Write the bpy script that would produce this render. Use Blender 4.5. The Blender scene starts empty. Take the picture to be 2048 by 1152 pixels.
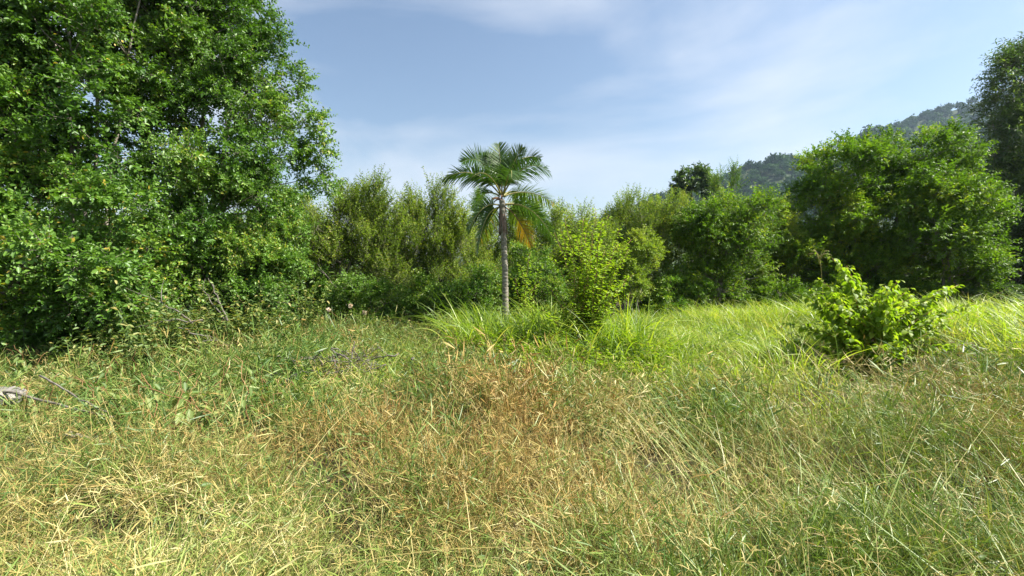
import bpy, math
import numpy as np
from mathutils import Vector, Matrix

R = math.radians
sc = bpy.context.scene
col = sc.collection

# ------------------------------------------------------------------ camera
F_PX = 890.0                     # focal length in photo pixels (2048 wide)
PITCH = R(2.0)
CAM_Z = 1.7
cam = bpy.data.cameras.new('camera')
cam.sensor_width = 36.0
cam.lens = F_PX / 2048.0 * 36.0
cam.clip_start = 0.05
cam.clip_end = 8000
camo = bpy.data.objects.new('camera', cam)
camo.location = (0, 0, CAM_Z)
camo.rotation_euler = (math.pi / 2 - PITCH, 0, 0)
col.objects.link(camo)
sc.camera = camo

# ------------------------------------------------------------------ sky, sun, exposure
SUN_EL, SUN_AZ = 50.0, 96.0      # azimuth: degrees to the right of the view
SUN_STRENGTH, SKY_STRENGTH = 5.0, 0.058
world = bpy.data.worlds.new('World')
sc.world = world
world.use_nodes = True
wn, wl = world.node_tree.nodes, world.node_tree.links
wn.clear()
w_out = wn.new('ShaderNodeOutputWorld')
w_bg = wn.new('ShaderNodeBackground')
w_bg.inputs['Strength'].default_value = SKY_STRENGTH
sky = wn.new('ShaderNodeTexSky')
sky.sky_type = 'NISHITA'
sky.sun_disc = False
sky.sun_elevation = R(SUN_EL)
sky.sun_rotation = R(SUN_AZ)
sky.altitude = 50
sky.air_density = 1.25
sky.dust_density = 0.9
sky.ozone_density = 1.0
# thin veils of high cloud, spread over the whole dome
tc = wn.new('ShaderNodeTexCoord')
mp = wn.new('ShaderNodeMapping')
mp.inputs['Scale'].default_value = (0.9, 1.3, 2.6)
mp.inputs['Rotation'].default_value = (0.25, 0.1, 0.5)
mp.inputs['Location'].default_value = (0.35, 0.2, 0.1)
nz = wn.new('ShaderNodeTexNoise')
nz.inputs['Scale'].default_value = 1.6
nz.inputs['Detail'].default_value = 7
nz.inputs['Roughness'].default_value = 0.5
nz.inputs['Distortion'].default_value = 0.35
rp = wn.new('ShaderNodeValToRGB')
rp.color_ramp.elements[0].position = 0.44
rp.color_ramp.elements[0].color = (0.0, 0.0, 0.0, 1)
rp.color_ramp.elements[1].position = 0.66
rp.color_ramp.elements[1].color = (0.74, 0.74, 0.74, 1)
mixc = wn.new('ShaderNodeMix')
mixc.data_type = 'RGBA'
mixc.inputs['B'].default_value = (5.6, 5.9, 6.5, 1)
wl.new(tc.outputs['Generated'], mp.inputs['Vector'])
wl.new(mp.outputs['Vector'], nz.inputs['Vector'])
wl.new(nz.outputs['Fac'], rp.inputs['Fac'])
wl.new(rp.outputs['Color'], mixc.inputs['Factor'])
wl.new(sky.outputs['Color'], mixc.inputs['A'])
wl.new(mixc.outputs['Result'], w_bg.inputs['Color'])
wl.new(w_bg.outputs['Background'], w_out.inputs['Surface'])

sun_dir = Vector((math.sin(R(SUN_AZ)) * math.cos(R(SUN_EL)),
                  math.cos(R(SUN_AZ)) * math.cos(R(SUN_EL)), math.sin(R(SUN_EL))))
sl = bpy.data.lights.new('sun', 'SUN')
sl.energy = SUN_STRENGTH
sl.angle = R(0.55)
sl.color = (1.0, 0.95, 0.85)
so = bpy.data.objects.new('sun', sl)
so.rotation_euler = (-sun_dir).to_track_quat('-Z', 'Y').to_euler()
so.location = (30, 10, 40)
col.objects.link(so)

sc.view_settings.view_transform = 'Standard'
sc.view_settings.look = 'None'
sc.view_settings.gamma = 1
sc.view_settings.exposure = 1.5
sc.view_settings.use_curve_mapping = False
sc.render.engine = 'CYCLES'
sc.cycles.max_bounces = 6
sc.cycles.diffuse_bounces = 2
sc.cycles.glossy_bounces = 1
sc.cycles.transmission_bounces = 3
sc.cycles.volume_bounces = 0
sc.cycles.use_denoising = True
sc.cycles.sample_clamp_indirect = 4

# ------------------------------------------------------------------ helpers
CP, SP = math.cos(PITCH), math.sin(PITCH)


def at(px, py, Y):
    """world point seen at photo pixel (px, py) at the depth Y"""
    x, y = (px - 1024) / F_PX, (576 - py) / F_PX
    dy = CP + SP * y
    t = Y / dy
    return np.array([x * t, Y, CAM_Z + t * (-SP + CP * y)])


def on_ground(px, py, z=0.3):
    x, y = (px - 1024) / F_PX, (576 - py) / F_PX
    dz = -SP + CP * y
    t = (z - CAM_Z) / dz
    return np.array([x * t, (CP + SP * y) * t])


def nrm(a):
    return a / np.maximum(np.linalg.norm(a, axis=-1, keepdims=True), 1e-9)


UP = np.array([0., 0., 1.])


def value_noise(x, y, scale, seed):
    x = np.asarray(x, float) / scale + 100.0
    y = np.asarray(y, float) / scale + 100.0
    g = np.random.default_rng(seed).random((256, 256))
    xi, yi = np.floor(x).astype(int), np.floor(y).astype(int)
    fx, fy = x - xi, y - yi
    fx, fy = fx * fx * (3 - 2 * fx), fy * fy * (3 - 2 * fy)
    g00 = g[xi % 256, yi % 256]; g10 = g[(xi + 1) % 256, yi % 256]
    g01 = g[xi % 256, (yi + 1) % 256]; g11 = g[(xi + 1) % 256, (yi + 1) % 256]
    return (g00 * (1 - fx) + g10 * fx) * (1 - fy) + (g01 * (1 - fx) + g11 * fx) * fy


def ground_z(x, y):
    x = np.asarray(x, float); y = np.asarray(y, float)
    near = np.exp(-(x ** 2 + y ** 2) / 60 ** 2)
    z = (value_noise(x, y, 2.3, 5) - 0.5) * 0.22 + (value_noise(x, y, 0.95, 6) - 0.5) * 0.24 * np.clip((y - 1.2) / 2, 0.2, 1)
    z = z + 0.38 / (1 + np.exp(-(x - 7.6) * 1.1)) / (1 + np.exp((y - 15) * 0.8))
    return z * near


def mesh_obj(name, V, T, mat, parent=None, tint=None, smooth=False, origin=None):
    """V (n,3), T (m,3) triangles or (m,4) quads -> one mesh object"""
    V = np.asarray(V, np.float32); T = np.asarray(T, np.int32)
    if origin is not None:
        V = V - np.asarray(origin, np.float32)
    me = bpy.data.meshes.new(name)
    k = T.shape[1]
    me.vertices.add(len(V)); me.vertices.foreach_set('co', V.ravel())
    me.loops.add(T.size); me.loops.foreach_set('vertex_index', T.ravel())
    me.polygons.add(len(T))
    me.polygons.foreach_set('loop_start', np.arange(0, T.size, k, dtype=np.int32))
    if smooth:
        me.polygons.foreach_set('use_smooth', np.ones(len(T), bool))
    me.update(calc_edges=True)
    if tint is not None:
        a = me.attributes.new('tint', 'FLOAT', 'POINT')
        a.data.foreach_set('value', np.asarray(tint, np.float32))
    me.materials.append(mat)
    o = bpy.data.objects.new(name, me)
    col.objects.link(o)
    if parent is not None:
        o.parent = parent
    return o


def empty(name, loc, label, cat, group=None):
    o = bpy.data.objects.new(name, None)
    o.empty_display_size = 0.1
    o.location = [float(v) for v in loc]
    col.objects.link(o)
    return tag(o, label, cat, group)


def tag(o, label, cat, group=None, kind=None):
    o['label'] = label
    o['category'] = cat
    if group:
        o['group'] = group
    if kind:
        o['kind'] = kind
    return o


class MB:
    """collects triangle geometry with a tint per vertex"""
    def __init__(s):
        s.V, s.T, s.C, s.n = [], [], [], 0

    def add(s, V, T, C=0.5):
        V = np.asarray(V, float)
        s.V.append(V); s.T.append(np.asarray(T) + s.n)
        s.C.append(np.broadcast_to(np.asarray(C, float), (len(V),)))
        s.n += len(V)
        return s

    def build(s, name, mat, parent=None, origin=None, smooth=False):
        if not s.V:
            return None
        return mesh_obj(name, np.concatenate(s.V), np.concatenate(s.T), mat, parent,
                        np.concatenate(s.C), smooth, origin)


def tube(pts, rad, sides=6, cap=True):
    pts = np.asarray(pts, float); n = len(pts)
    rad = np.broadcast_to(np.asarray(rad, float), (n,))
    tan = nrm(np.gradient(pts, axis=0))
    ref = np.array([1., 0, 0]) if abs(tan.mean(0)[0]) < 0.7 else np.array([0, 1., 0])
    u = nrm(np.cross(tan, ref)); v = np.cross(tan, u)
    a = np.arange(sides) * 2 * np.pi / sides
    V = (pts[:, None] + rad[:, None, None] * (np.cos(a)[None, :, None] * u[:, None] + np.sin(a)[None, :, None] * v[:, None])).reshape(-1, 3)
    i, j = np.meshgrid(np.arange(n - 1), np.arange(sides), indexing='ij')
    a0 = (i * sides + j).ravel(); a1 = (i * sides + (j + 1) % sides).ravel()
    b0 = a0 + sides; b1 = a1 + sides
    T = np.concatenate([np.stack([a0, a1, b1], 1), np.stack([a0, b1, b0], 1)])
    if cap:
        V = np.concatenate([V, pts[:1], pts[-1:]])
        k = np.arange(sides)
        T = np.concatenate([T, np.stack([(k + 1) % sides, k, np.full(sides, n * sides)], 1),
                            np.stack([(n - 1) * sides + k, (n - 1) * sides + (k + 1) % sides, np.full(sides, n * sides + 1)], 1)])
    return V, T


def bez(p0, p1, p2, n):
    t = np.linspace(0, 1, n)[:, None]
    return (1 - t) ** 2 * p0 + 2 * t * (1 - t) * p1 + t ** 2 * p2


def leaf_geo(pos, axis, nor, L, W, tint, rng, kind='diamond', droop=0.15, fold=0.18):
    """many leaves at once: 'diamond' 4 verts / 2 tris, 'leaf' 6 verts / 4 tris, 'blade' 5 verts / 3 tris"""
    axis = nrm(axis)
    side = nrm(np.cross(axis, nor)); nor = np.cross(side, axis)
    L = L[:, None]; W = W[:, None]
    N = len(pos)
    if kind == 'diamond':
        V = np.stack([pos, pos + axis * L * 0.45 + side * W * 0.5 + nor * W * fold,
                      pos + axis * L - nor * L * droop, pos + axis * L * 0.45 - side * W * 0.5 + nor * W * fold], 1)
        F = np.array([[0, 1, 2], [0, 2, 3]])
    elif kind == 'leaf':
        V = np.stack([pos, pos + axis * L * 0.3 + side * W * 0.45 + nor * W * fold, pos + axis * L * 0.3 - side * W * 0.45 + nor * W * fold,
                      pos + axis * L * 0.68 + side * W * 0.4 + nor * (W * fold - L * droop * 0.4), pos + axis * L * 0.68 - side * W * 0.4 + nor * (W * fold - L * droop * 0.4),
                      pos + axis * L - nor * L * droop], 1)
        F = np.array([[0, 1, 5], [1, 3, 5], [0, 5, 2], [2, 5, 4]])
    else:
        V = np.stack([pos + side * W * 0.3, pos - side * W * 0.3, pos + axis * L * 0.5 + side * W * 0.5 + nor * L * droop * 0.25,
                      pos + axis * L * 0.5 - side * W * 0.5 + nor * L * droop * 0.25, pos + axis * L - nor * L * droop], 1)
        F = np.array([[0, 1, 3], [0, 3, 2], [2, 3, 4]])
    k = V.shape[1]
    T = (np.arange(N)[:, None, None] * k + F[None]).reshape(-1, 3)
    return V.reshape(-1, 3), T, np.repeat(tint, k)


def frame_of(d):
    d = nrm(d)
    ref = np.where(np.abs(d[:, 2:3]) < 0.9, UP[None], np.array([[1., 0, 0]]))
    u = nrm(np.cross(d, ref)); v = np.cross(d, u)
    return d, u, v


def ribbon_curves(P, width, side, mb, tint):
    """P (N,k,3) curves -> flat tapering ribbons; side (N,3), width (N,k)"""
    N, k, _ = P.shape
    A = P + side[:, None] * width[:, :, None] * 0.5
    B = P - side[:, None] * width[:, :, None] * 0.5
    V = np.stack([A, B], 2).reshape(-1, 3)
    i = np.arange(k - 1)
    F = np.concatenate([np.stack([2 * i, 2 * i + 1, 2 * i + 3], 1), np.stack([2 * i, 2 * i + 3, 2 * i + 2], 1)])
    T = (np.arange(N)[:, None, None] * 2 * k + F[None]).reshape(-1, 3)
    mb.add(V, T, np.repeat(tint, 2 * k))


# ------------------------------------------------------------------ materials
def ramp_node(nt, stops):
    r = nt.nodes.new('ShaderNodeValToRGB')
    e = r.color_ramp.elements
    while len(e) < len(stops):
        e.new(0.5)
    for q, (p, c) in zip(e, stops):
        q.position = p
        q.color = (*c, 1)
    return r


def leaf_material(name, stops, transl=0.35, rough=0.45, spec=0.4, tcol=(1.25, 1.35, 0.45), noise=0.0):
    m = bpy.data.materials.new(name)
    m.use_nodes = True
    nt = m.node_tree; n, l = nt.nodes, nt.links
    out = n['Material Output']; pb = n['Principled BSDF']
    pb.inputs['Roughness'].default_value = rough
    pb.inputs['Specular IOR Level'].default_value = spec
    at_ = n.new('ShaderNodeAttribute'); at_.attribute_name = 'tint'
    r = ramp_node(nt, stops)
    l.new(at_.outputs['Fac'], r.inputs['Fac'])
    l.new(r.outputs['Color'], pb.inputs['Base Color'])
    if transl > 0:
        mul = n.new('ShaderNodeMix'); mul.data_type = 'RGBA'; mul.blend_type = 'MULTIPLY'
        mul.inputs['Factor'].default_value = 1
        mul.inputs['B'].default_value = (*tcol, 1)
        l.new(r.outputs['Color'], mul.inputs['A'])
        tr = n.new('ShaderNodeBsdfTranslucent')
        l.new(mul.outputs['Result'], tr.inputs['Color'])
        mx = n.new('ShaderNodeMixShader'); mx.inputs['Fac'].default_value = transl
        l.new(pb.outputs['BSDF'], mx.inputs[1]); l.new(tr.outputs['BSDF'], mx.inputs[2])
        l.new(mx.outputs['Shader'], out.inputs['Surface'])
    return m


def noise_material(name, c0, c1, scale=8, rough=0.9, bump=0.3, stretch=(1, 1, 1), detail=6):
    m = bpy.data.materials.new(name)
    m.use_nodes = True
    nt = m.node_tree; n, l = nt.nodes, nt.links
    pb = n['Principled BSDF']; pb.inputs['Roughness'].default_value = rough
    pb.inputs['Specular IOR Level'].default_value = 0.2
    t = n.new('ShaderNodeTexCoord'); mp_ = n.new('ShaderNodeMapping'); mp_.inputs['Scale'].default_value = stretch
    nz_ = n.new('ShaderNodeTexNoise'); nz_.inputs['Scale'].default_value = scale; nz_.inputs['Detail'].default_value = detail
    r = ramp_node(nt, [(0.3, c0), (0.7, c1)])
    b = n.new('ShaderNodeBump'); b.inputs['Strength'].default_value = bump; b.inputs['Distance'].default_value = 0.02
    l.new(t.outputs['Object'], mp_.inputs['Vector']); l.new(mp_.outputs['Vector'], nz_.inputs['Vector'])
    l.new(nz_.outputs['Fac'], r.inputs['Fac']); l.new(r.outputs['Color'], pb.inputs['Base Color'])
    l.new(nz_.outputs['Fac'], b.inputs['Height']); l.new(b.outputs['Normal'], pb.inputs['Normal'])
    return m


MAT = {}
MAT['soil'] = noise_material('soil_and_litter', (0.025, 0.020, 0.011), (0.065, 0.052, 0.026), 3.0, 0.95, 0.5)
MAT['bark'] = noise_material('grey_bark', (0.09, 0.075, 0.055), (0.30, 0.27, 0.22), 6, 0.9, 0.6, (4, 4, 1))
MAT['bark_pale'] = noise_material('pale_bark', (0.16, 0.14, 0.11), (0.42, 0.38, 0.32), 6, 0.9, 0.6, (4, 4, 1))
MAT['dead'] = noise_material('weathered_dead_wood', (0.07, 0.058, 0.045), (0.21, 0.19, 0.16), 14, 0.9, 0.5, (1, 1, 1))
MAT['rock'] = noise_material('pale_rock', (0.07, 0.065, 0.06), (0.27, 0.25, 0.235), 9, 0.9, 0.7)
MAT['palm_trunk'] = noise_material('palm_trunk', (0.12, 0.105, 0.08), (0.33, 0.30, 0.25), 9, 0.9, 0.5, (1, 1, 3))
MAT['sheath'] = noise_material('dry_palm_sheath', (0.09, 0.055, 0.04), (0.30, 0.22, 0.18), 10, 0.85, 0.6, (5, 5, 0.6))
MAT['leaf_a'] = leaf_material('deep_green_glossy_leaf', [(0.0, (0.042, 0.110, 0.013)), (0.45, (0.092, 0.195, 0.023)), (0.8, (0.155, 0.280, 0.040)), (0.97, (0.22, 0.32, 0.05)), (1.0, (0.45, 0.35, 0.05))], 0.34, 0.45, 0.45)
MAT['leaf_olive'] = leaf_material('olive_small_leaf', [(0.0, (0.080, 0.135, 0.014)), (0.4, (0.160, 0.245, 0.026)), (0.8, (0.245, 0.330, 0.045)), (1.0, (0.33, 0.34, 0.06))], 0.44, 0.5, 0.3)
MAT['leaf_mid'] = leaf_material('mid_green_leaf', [(0.0, (0.050, 0.120, 0.013)), (0.45, (0.100, 0.205, 0.022)), (0.85, (0.180, 0.290, 0.036)), (1.0, (0.26, 0.31, 0.05))], 0.38, 0.45, 0.4)
MAT['leaf_right'] = leaf_material('rich_green_leaf', [(0.0, (0.046, 0.105, 0.009)), (0.45, (0.098, 0.190, 0.015)), (0.85, (0.165, 0.265, 0.023)), (1.0, (0.26, 0.29, 0.035))], 0.42, 0.48, 0.3)
MAT['leaf_sapling'] = leaf_material('sapling_leaf', [(0.0, (0.100, 0.180, 0.013)), (0.5, (0.185, 0.290, 0.021)), (0.9, (0.270, 0.360, 0.032)), (1.0, (0.33, 0.34, 0.05))], 0.45, 0.5, 0.3)
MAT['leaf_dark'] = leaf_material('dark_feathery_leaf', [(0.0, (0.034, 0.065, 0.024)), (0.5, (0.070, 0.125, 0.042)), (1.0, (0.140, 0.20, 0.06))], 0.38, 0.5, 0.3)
MAT['leaf_bright'] = leaf_material('fresh_bright_leaf', [(0.0, (0.110, 0.190, 0.014)), (0.5, (0.190, 0.290, 0.022)), (0.9, (0.270, 0.350, 0.035)), (1.0, (0.36, 0.36, 0.05))], 0.52, 0.5, 0.3)
MAT['leaf_wood'] = leaf_material('hillside_canopy', [(0.0, (0.012, 0.042, 0.012)), (0.5, (0.024, 0.070, 0.018)), (1.0, (0.048, 0.105, 0.024))], 0.2, 0.7, 0.1)
MAT['palm_leaf'] = leaf_material('palm_leaflet', [(0.0, (0.018, 0.050, 0.016)), (0.5, (0.065, 0.130, 0.026)), (0.75, (0.15, 0.21, 0.035)), (0.88, (0.42, 0.25, 0.02)), (1.0, (0.30, 0.16, 0.07))], 0.36, 0.5, 0.4)
MAT['rachis'] = leaf_material('palm_rachis', [(0.0, (0.10, 0.12, 0.03)), (0.5, (0.22, 0.20, 0.06)), (1.0, (0.16, 0.08, 0.04))], 0.0, 0.5, 0.4)
MAT['grass_green'] = leaf_material('green_grass_blade', [(0.0, (0.050, 0.112, 0.020)), (0.4, (0.115, 0.195, 0.034)), (0.8, (0.225, 0.285, 0.062)), (1.0, (0.38, 0.37, 0.13))], 0.24, 0.45, 0.4, (1.2, 1.25, 0.5))
MAT['grass_dry'] = leaf_material('straw_grass_blade', [(0.0, (0.18, 0.130, 0.040)), (0.4, (0.31, 0.245, 0.075)), (0.8, (0.43, 0.355, 0.130)), (1.0, (0.52, 0.46, 0.23))], 0.15, 0.55, 0.3, (1.1, 1.05, 0.6))
MAT['grass_rust'] = leaf_material('rusty_grass_blade', [(0.0, (0.18, 0.100, 0.032)), (0.5, (0.35, 0.22, 0.065)), (1.0, (0.48, 0.36, 0.13))], 0.15, 0.55, 0.2, (1.1, 1.0, 0.6))
MAT['grass_tall'] = leaf_material('tall_grass_blade', [(0.0, (0.110, 0.200, 0.018)), (0.45, (0.235, 0.345, 0.032)), (0.85, (0.37, 0.44, 0.065)), (1.0, (0.52, 0.48, 0.16))], 0.45, 0.42, 0.4, (1.2, 1.25, 0.4))
MAT['weed_leaf'] = leaf_material('dull_weed_leaf', [(0.0, (0.055, 0.105, 0.025)), (0.5, (0.13, 0.20, 0.05)), (0.85, (0.26, 0.30, 0.09)), (1.0, (0.36, 0.28, 0.10))], 0.35, 0.5, 0.35, (1.2, 1.2, 0.5))
MAT['petal'] = leaf_material('pale_petal', [(0.0, (0.70, 0.52, 0.36)), (1.0, (0.80, 0.70, 0.55))], 0.3, 0.6, 0.2, (1, 1, 0.9))
MAT['stem_red'] = leaf_material('reddish_stem', [(0.0, (0.14, 0.07, 0.03)), (1.0, (0.30, 0.17, 0.08))], 0.0, 0.7, 0.2)

# ------------------------------------------------------------------ ground
def build_ground():
    xs = np.unique(np.concatenate([np.linspace(-1500, -60, 14), np.linspace(-60, -16, 18), np.linspace(-16, 16, 140), np.linspace(16, 60, 18), np.linspace(60, 1500, 14)]))
    ys = np.unique(np.concatenate([np.linspace(-1500, -60, 12), np.linspace(-60, -4, 12), np.linspace(-4, 22, 120), np.linspace(22, 80, 20), np.linspace(80, 1500, 14)]))
    X, Y = np.meshgrid(xs, ys, indexing='ij')
    V = np.stack([X, Y, ground_z(X, Y)], -1).reshape(-1, 3)
    i, j = np.meshgrid(np.arange(len(xs) - 1), np.arange(len(ys) - 1), indexing='ij')
    a = (i * len(ys) + j).ravel()
    T = np.stack([a, a + len(ys), a + len(ys) + 1, a + 1], 1)
    o = mesh_obj('ground', V, T, MAT['soil'], smooth=True)
    o['kind'] = 'structure'


build_ground()

# ------------------------------------------------------------------ wooded hill far behind
def ridge(X):
    return np.interp(X, [-500, -150, 60, 209, 359, 484, 610, 720, 925, 1400], [0, 8, 50, 100, 147, 175, 224, 254, 305, 330])


def hill_z(X, Y):
    crest = 700 + 40 * np.sin(X / 90.0)
    s = np.clip((Y - 260) / (crest - 260), 0, 1)
    back = np.clip((1250 - Y) / (1250 - crest), 0, 1)
    prof = np.where(Y < crest, s ** 1.15, back ** 0.9)
    fade = np.clip((X + 500) / 400, 0, 1)
    return 1.05 * ridge(X) * prof * fade + (value_noise(X, Y, 70, 11) - 0.5) * 22 * prof - 1.0


def build_hill():
    xs, ys = np.linspace(-500, 1400, 110), np.linspace(255, 1250, 70)
    X, Y = np.meshgrid(xs, ys, indexing='ij')
    V = np.stack([X, Y, hill_z(X, Y)], -1).reshape(-1, 3)
    i, j = np.meshgrid(np.arange(len(xs) - 1), np.arange(len(ys) - 1), indexing='ij')
    a = (i * len(ys) + j).ravel()
    T = np.stack([a, a + len(ys), a + len(ys) + 1, a + 1], 1)
    m = noise_material('hill_undergrowth', (0.02, 0.035, 0.014), (0.05, 0.07, 0.025), 0.05, 0.95, 0.2)
    o = mesh_obj('hill', V, T, m, smooth=True)
    o['kind'] = 'structure'
    rng = np.random.default_rng(3)
    c = bpy.data.collections.new('crowns')
    for k in range(12):
        q = 150
        d = nrm(rng.normal(size=(q, 3)))
        d[:, 2] = np.abs(d[:, 2]) * 1.15 - 0.35
        lump = 1 + 0.28 * np.sin(d[:, 0] * 4 + k) * np.cos(d[:, 1] * 5 - k) + 0.12 * rng.normal(size=q)
        no = nrm(d + 0.45 * rng.normal(size=(q, 3)))
        ax = nrm(np.cross(rng.normal(size=(q, 3)), no))
        ti = np.clip((k % 6) / 6 + rng.normal(size=q) * 0.14, 0, 1)
        o = MB().add(*leaf_geo(d * lump[:, None], ax, no, rng.uniform(0.3, 0.6, q), rng.uniform(0.25, 0.45, q), ti, rng, 'diamond')).build('crown_%02d' % k, MAT['leaf_wood'])
        col.objects.unlink(o); c.objects.link(o)
    n = 3400
    cx = rng.uniform(60, 1000, n); cy = rng.uniform(420, 765, n)
    r = np.exp(rng.normal(1.5, 0.28, n)); hgt = r * rng.uniform(1.0, 2.0, n)
    cz = hill_z(cx, cy) + hgt * 0.6
    sel = np.clip((value_noise(cx, cy, 60, 13) * 1.3 - 0.15) * 6 + rng.normal(size=n) * 1.2, 0, 5.99).astype(int) + 6 * rng.integers(0, 2, n)
    rot = np.stack([0 * cx, 0 * cx, rng.random(n) * 6.28], 1)
    o = scatter('hillside_forest', np.stack([cx, cy, cz], 1), rot, np.stack([r, r, r * rng.uniform(0.8, 1.3, n)], 1), sel, c, MAT['leaf_wood'])
    tag(o, 'hazy blue-green forest covering the distant hill on the right', 'forest', kind='stuff')


# ------------------------------------------------------------------ trees
def clump_points(lobes, n, rng, shell=4.5):
    L = np.asarray(lobes, float)
    vol = L[:, 3] * L[:, 4] * L[:, 5]
    idx = rng.choice(len(L), n, p=vol / vol.sum())
    d = nrm(rng.normal(size=(n, 3)))
    r = rng.random(n) ** (1 / shell)
    P = L[idx, :3] + d * r[:, None] * L[idx, 3:]
    return P, idx, d * (r[:, None] ** 0.5)


def sprays(C, OUT, rad, twigs, leaves, twigL, leafL, leafW, rng, up=0.4, out=0.8, rnd=0.6, droop=0.15, spread=1.0,
           leafdroop=0.1, tint_c=None, flat=0.8):
    """clump centres C (n,3) -> leaf arrays and twig segments"""
    n = len(C)
    N = n * twigs
    c = np.repeat(C, twigs, 0); o = np.repeat(OUT, twigs, 0)
    rr = np.repeat(rad, twigs)
    off = nrm(rng.normal(size=(N, 3))) * (rng.random((N, 1)) ** 0.5)
    s = c + off * rr[:, None]
    d = nrm(nrm(o + off * 0.7) * out + UP * up + rng.normal(size=(N, 3)) * rnd)
    L = twigL * rng.uniform(0.5, 1.3, N)
    t = (np.arange(leaves) + 0.5) / leaves
    P = s[:, None] + d[:, None] * (L[:, None] * t)[:, :, None] - UP * (droop * L[:, None] * t ** 2)[:, :, None]
    _, u, v = frame_of(d)
    phi = np.arange(leaves) * 2.4 + rng.random((N, 1)) * 6.28
    ax = d[:, None] * 0.55 + spread * (np.cos(phi)[..., None] * u[:, None] + np.sin(phi)[..., None] * v[:, None]) + rng.normal(size=(N, leaves, 3)) * 0.22 - UP * leafdroop
    no = UP * flat + rng.normal(size=(N, leaves, 3)) * 0.45
    sz = (1.0 - 0.35 * t[None, :] ** 2) * rng.uniform(0.7, 1.25, (N, leaves))
    if tint_c is None:
        tint_c = rng.random(n)
    ti = np.repeat(np.repeat(tint_c, twigs), leaves) * 0.45 + rng.random(N * leaves) * 0.35 + np.tile(t, N) * 0.18
    return dict(pos=P.reshape(-1, 3), ax=nrm(ax.reshape(-1, 3)), no=no.reshape(-1, 3), L=(leafL * sz).ravel(), W=(leafW * sz).ravel(),
                tint=np.clip(ti, 0, 0.96)), (s, s + d * L[:, None] - UP * (droop * L)[:, None])


def twig_geo(seg, w0, mb, keep=1.0, rng=None):
    a, b = seg
    if keep < 1:
        k = rng.random(len(a)) < keep
        a, b = a[k], b[k]
    d, u, v = frame_of(b - a)
    N = len(a)
    a = a - (b - a) * 0.25
    V = np.stack([a + u * w0, a - u * w0 * 0.5 + v * w0 * 0.87, a - u * w0 * 0.5 - v * w0 * 0.87, b], 1).reshape(-1, 3)
    F = np.array([[0, 1, 3], [1, 2, 3], [2, 0, 3]])
    T = (np.arange(N)[:, None, None] * 4 + F[None]).reshape(-1, 3)
    mb.add(V, T)


def make_sprigs(leafmat, bark, leaves, twigL, leafL, leafW, seed, spread, droop, leafdroop, flat, kind='diamond', yellow=0.004, variants=5, tints=(0.1, 0.35, 0.6, 0.85)):
    """leafy twigs along +Z (top side +Y) that a crown repeats tens of thousands of times"""
    rng = np.random.default_rng(seed + 900)
    c = bpy.data.collections.new('sprigs')
    n = 0
    for tb in tints:
        for _ in range(variants):
            k = leaves
            t = (np.arange(k) + rng.uniform(0.1, 0.9, k)) / k
            bend = rng.normal(size=2) * 0.12
            P = np.stack([bend[0] * twigL * t ** 2, (bend[1] - droop) * twigL * t ** 2, twigL * t], 1)
            phi = np.arange(k) * 2.4 + rng.random() * 6.28
            ax = np.stack([np.cos(phi) * spread, np.sin(phi) * spread * 0.8, np.full(k, 0.55)], 1) + rng.normal(size=(k, 3)) * 0.22
            ax[:, 1] -= leafdroop
            no = np.array([0, 1.0, 0.15]) * flat + rng.normal(size=(k, 3)) * 0.42
            sz = (1 - 0.35 * t ** 2) * rng.uniform(0.7, 1.25, k)
            ti = np.clip(tb + rng.normal(size=k) * 0.11 + 0.1 * (t - 0.5), 0, 0.985)
            ti[rng.random(k) < yellow * 2] = 1.0
            V, T, C = leaf_geo(P, nrm(ax), no, leafL * sz, leafW * sz, ti, rng, kind)
            m = len(T)
            w0 = max(0.0035, twigL * 0.008)
            TV, TT = tube(np.stack([np.array([0, 0, -0.15 * twigL]), np.array([0, 0, twigL * 0.4]), P[-1]]), [w0, w0 * 0.7, w0 * 0.25], 3, cap=False)
            o = MB().add(V, T, C).add(TV, TT, 0.5).build('sprig_%02d' % n, leafmat)
            o.data.materials.append(bark)
            mi = np.zeros(m + len(TT), np.int32); mi[m:] = 1
            o.data.polygons.foreach_set('material_index', mi)
            col.objects.unlink(o); c.objects.link(o)
            n += 1
    return c, variants, len(tints)


def scatter_tree(c, random_pick=False):
    """geometry-node group: one twig of the collection on each point, turned by 'rot', sized by 'size'"""
    g = bpy.data.node_groups.new('leafy_twigs', 'GeometryNodeTree')
    g.interface.new_socket('Geometry', in_out='INPUT', socket_type='NodeSocketGeometry')
    g.interface.new_socket('Geometry', in_out='OUTPUT', socket_type='NodeSocketGeometry')
    n, l = g.nodes, g.links
    gi, go = n.new('NodeGroupInput'), n.new('NodeGroupOutput')
    ci = n.new('GeometryNodeCollectionInfo')
    ci.inputs['Collection'].default_value = c
    ci.inputs['Separate Children'].default_value = True
    ci.inputs['Reset Children'].default_value = True
    ip = n.new('GeometryNodeInstanceOnPoints')
    ip.inputs['Pick Instance'].default_value = True
    for nm, ty, sock in (('pick', 'INT', 'Instance Index'), ('rot', 'FLOAT_VECTOR', 'Rotation'), ('size', 'FLOAT_VECTOR', 'Scale')):
        a = n.new('GeometryNodeInputNamedAttribute'); a.data_type = ty; a.inputs['Name'].default_value = nm
        l.new(a.outputs['Attribute'], ip.inputs[sock])
    l.new(gi.outputs[0], ip.inputs['Points']); l.new(ci.outputs[0], ip.inputs['Instance'])
    l.new(ip.outputs[0], go.inputs[0])
    return g


def euler_of(x, y, z):
    """XYZ euler angles of the rotation whose columns are x, y, z"""
    sy = np.clip(-x[:, 2], -1, 1)
    return np.stack([np.arctan2(y[:, 2], z[:, 2]), np.arcsin(sy), np.arctan2(x[:, 1], x[:, 0])], 1)


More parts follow.
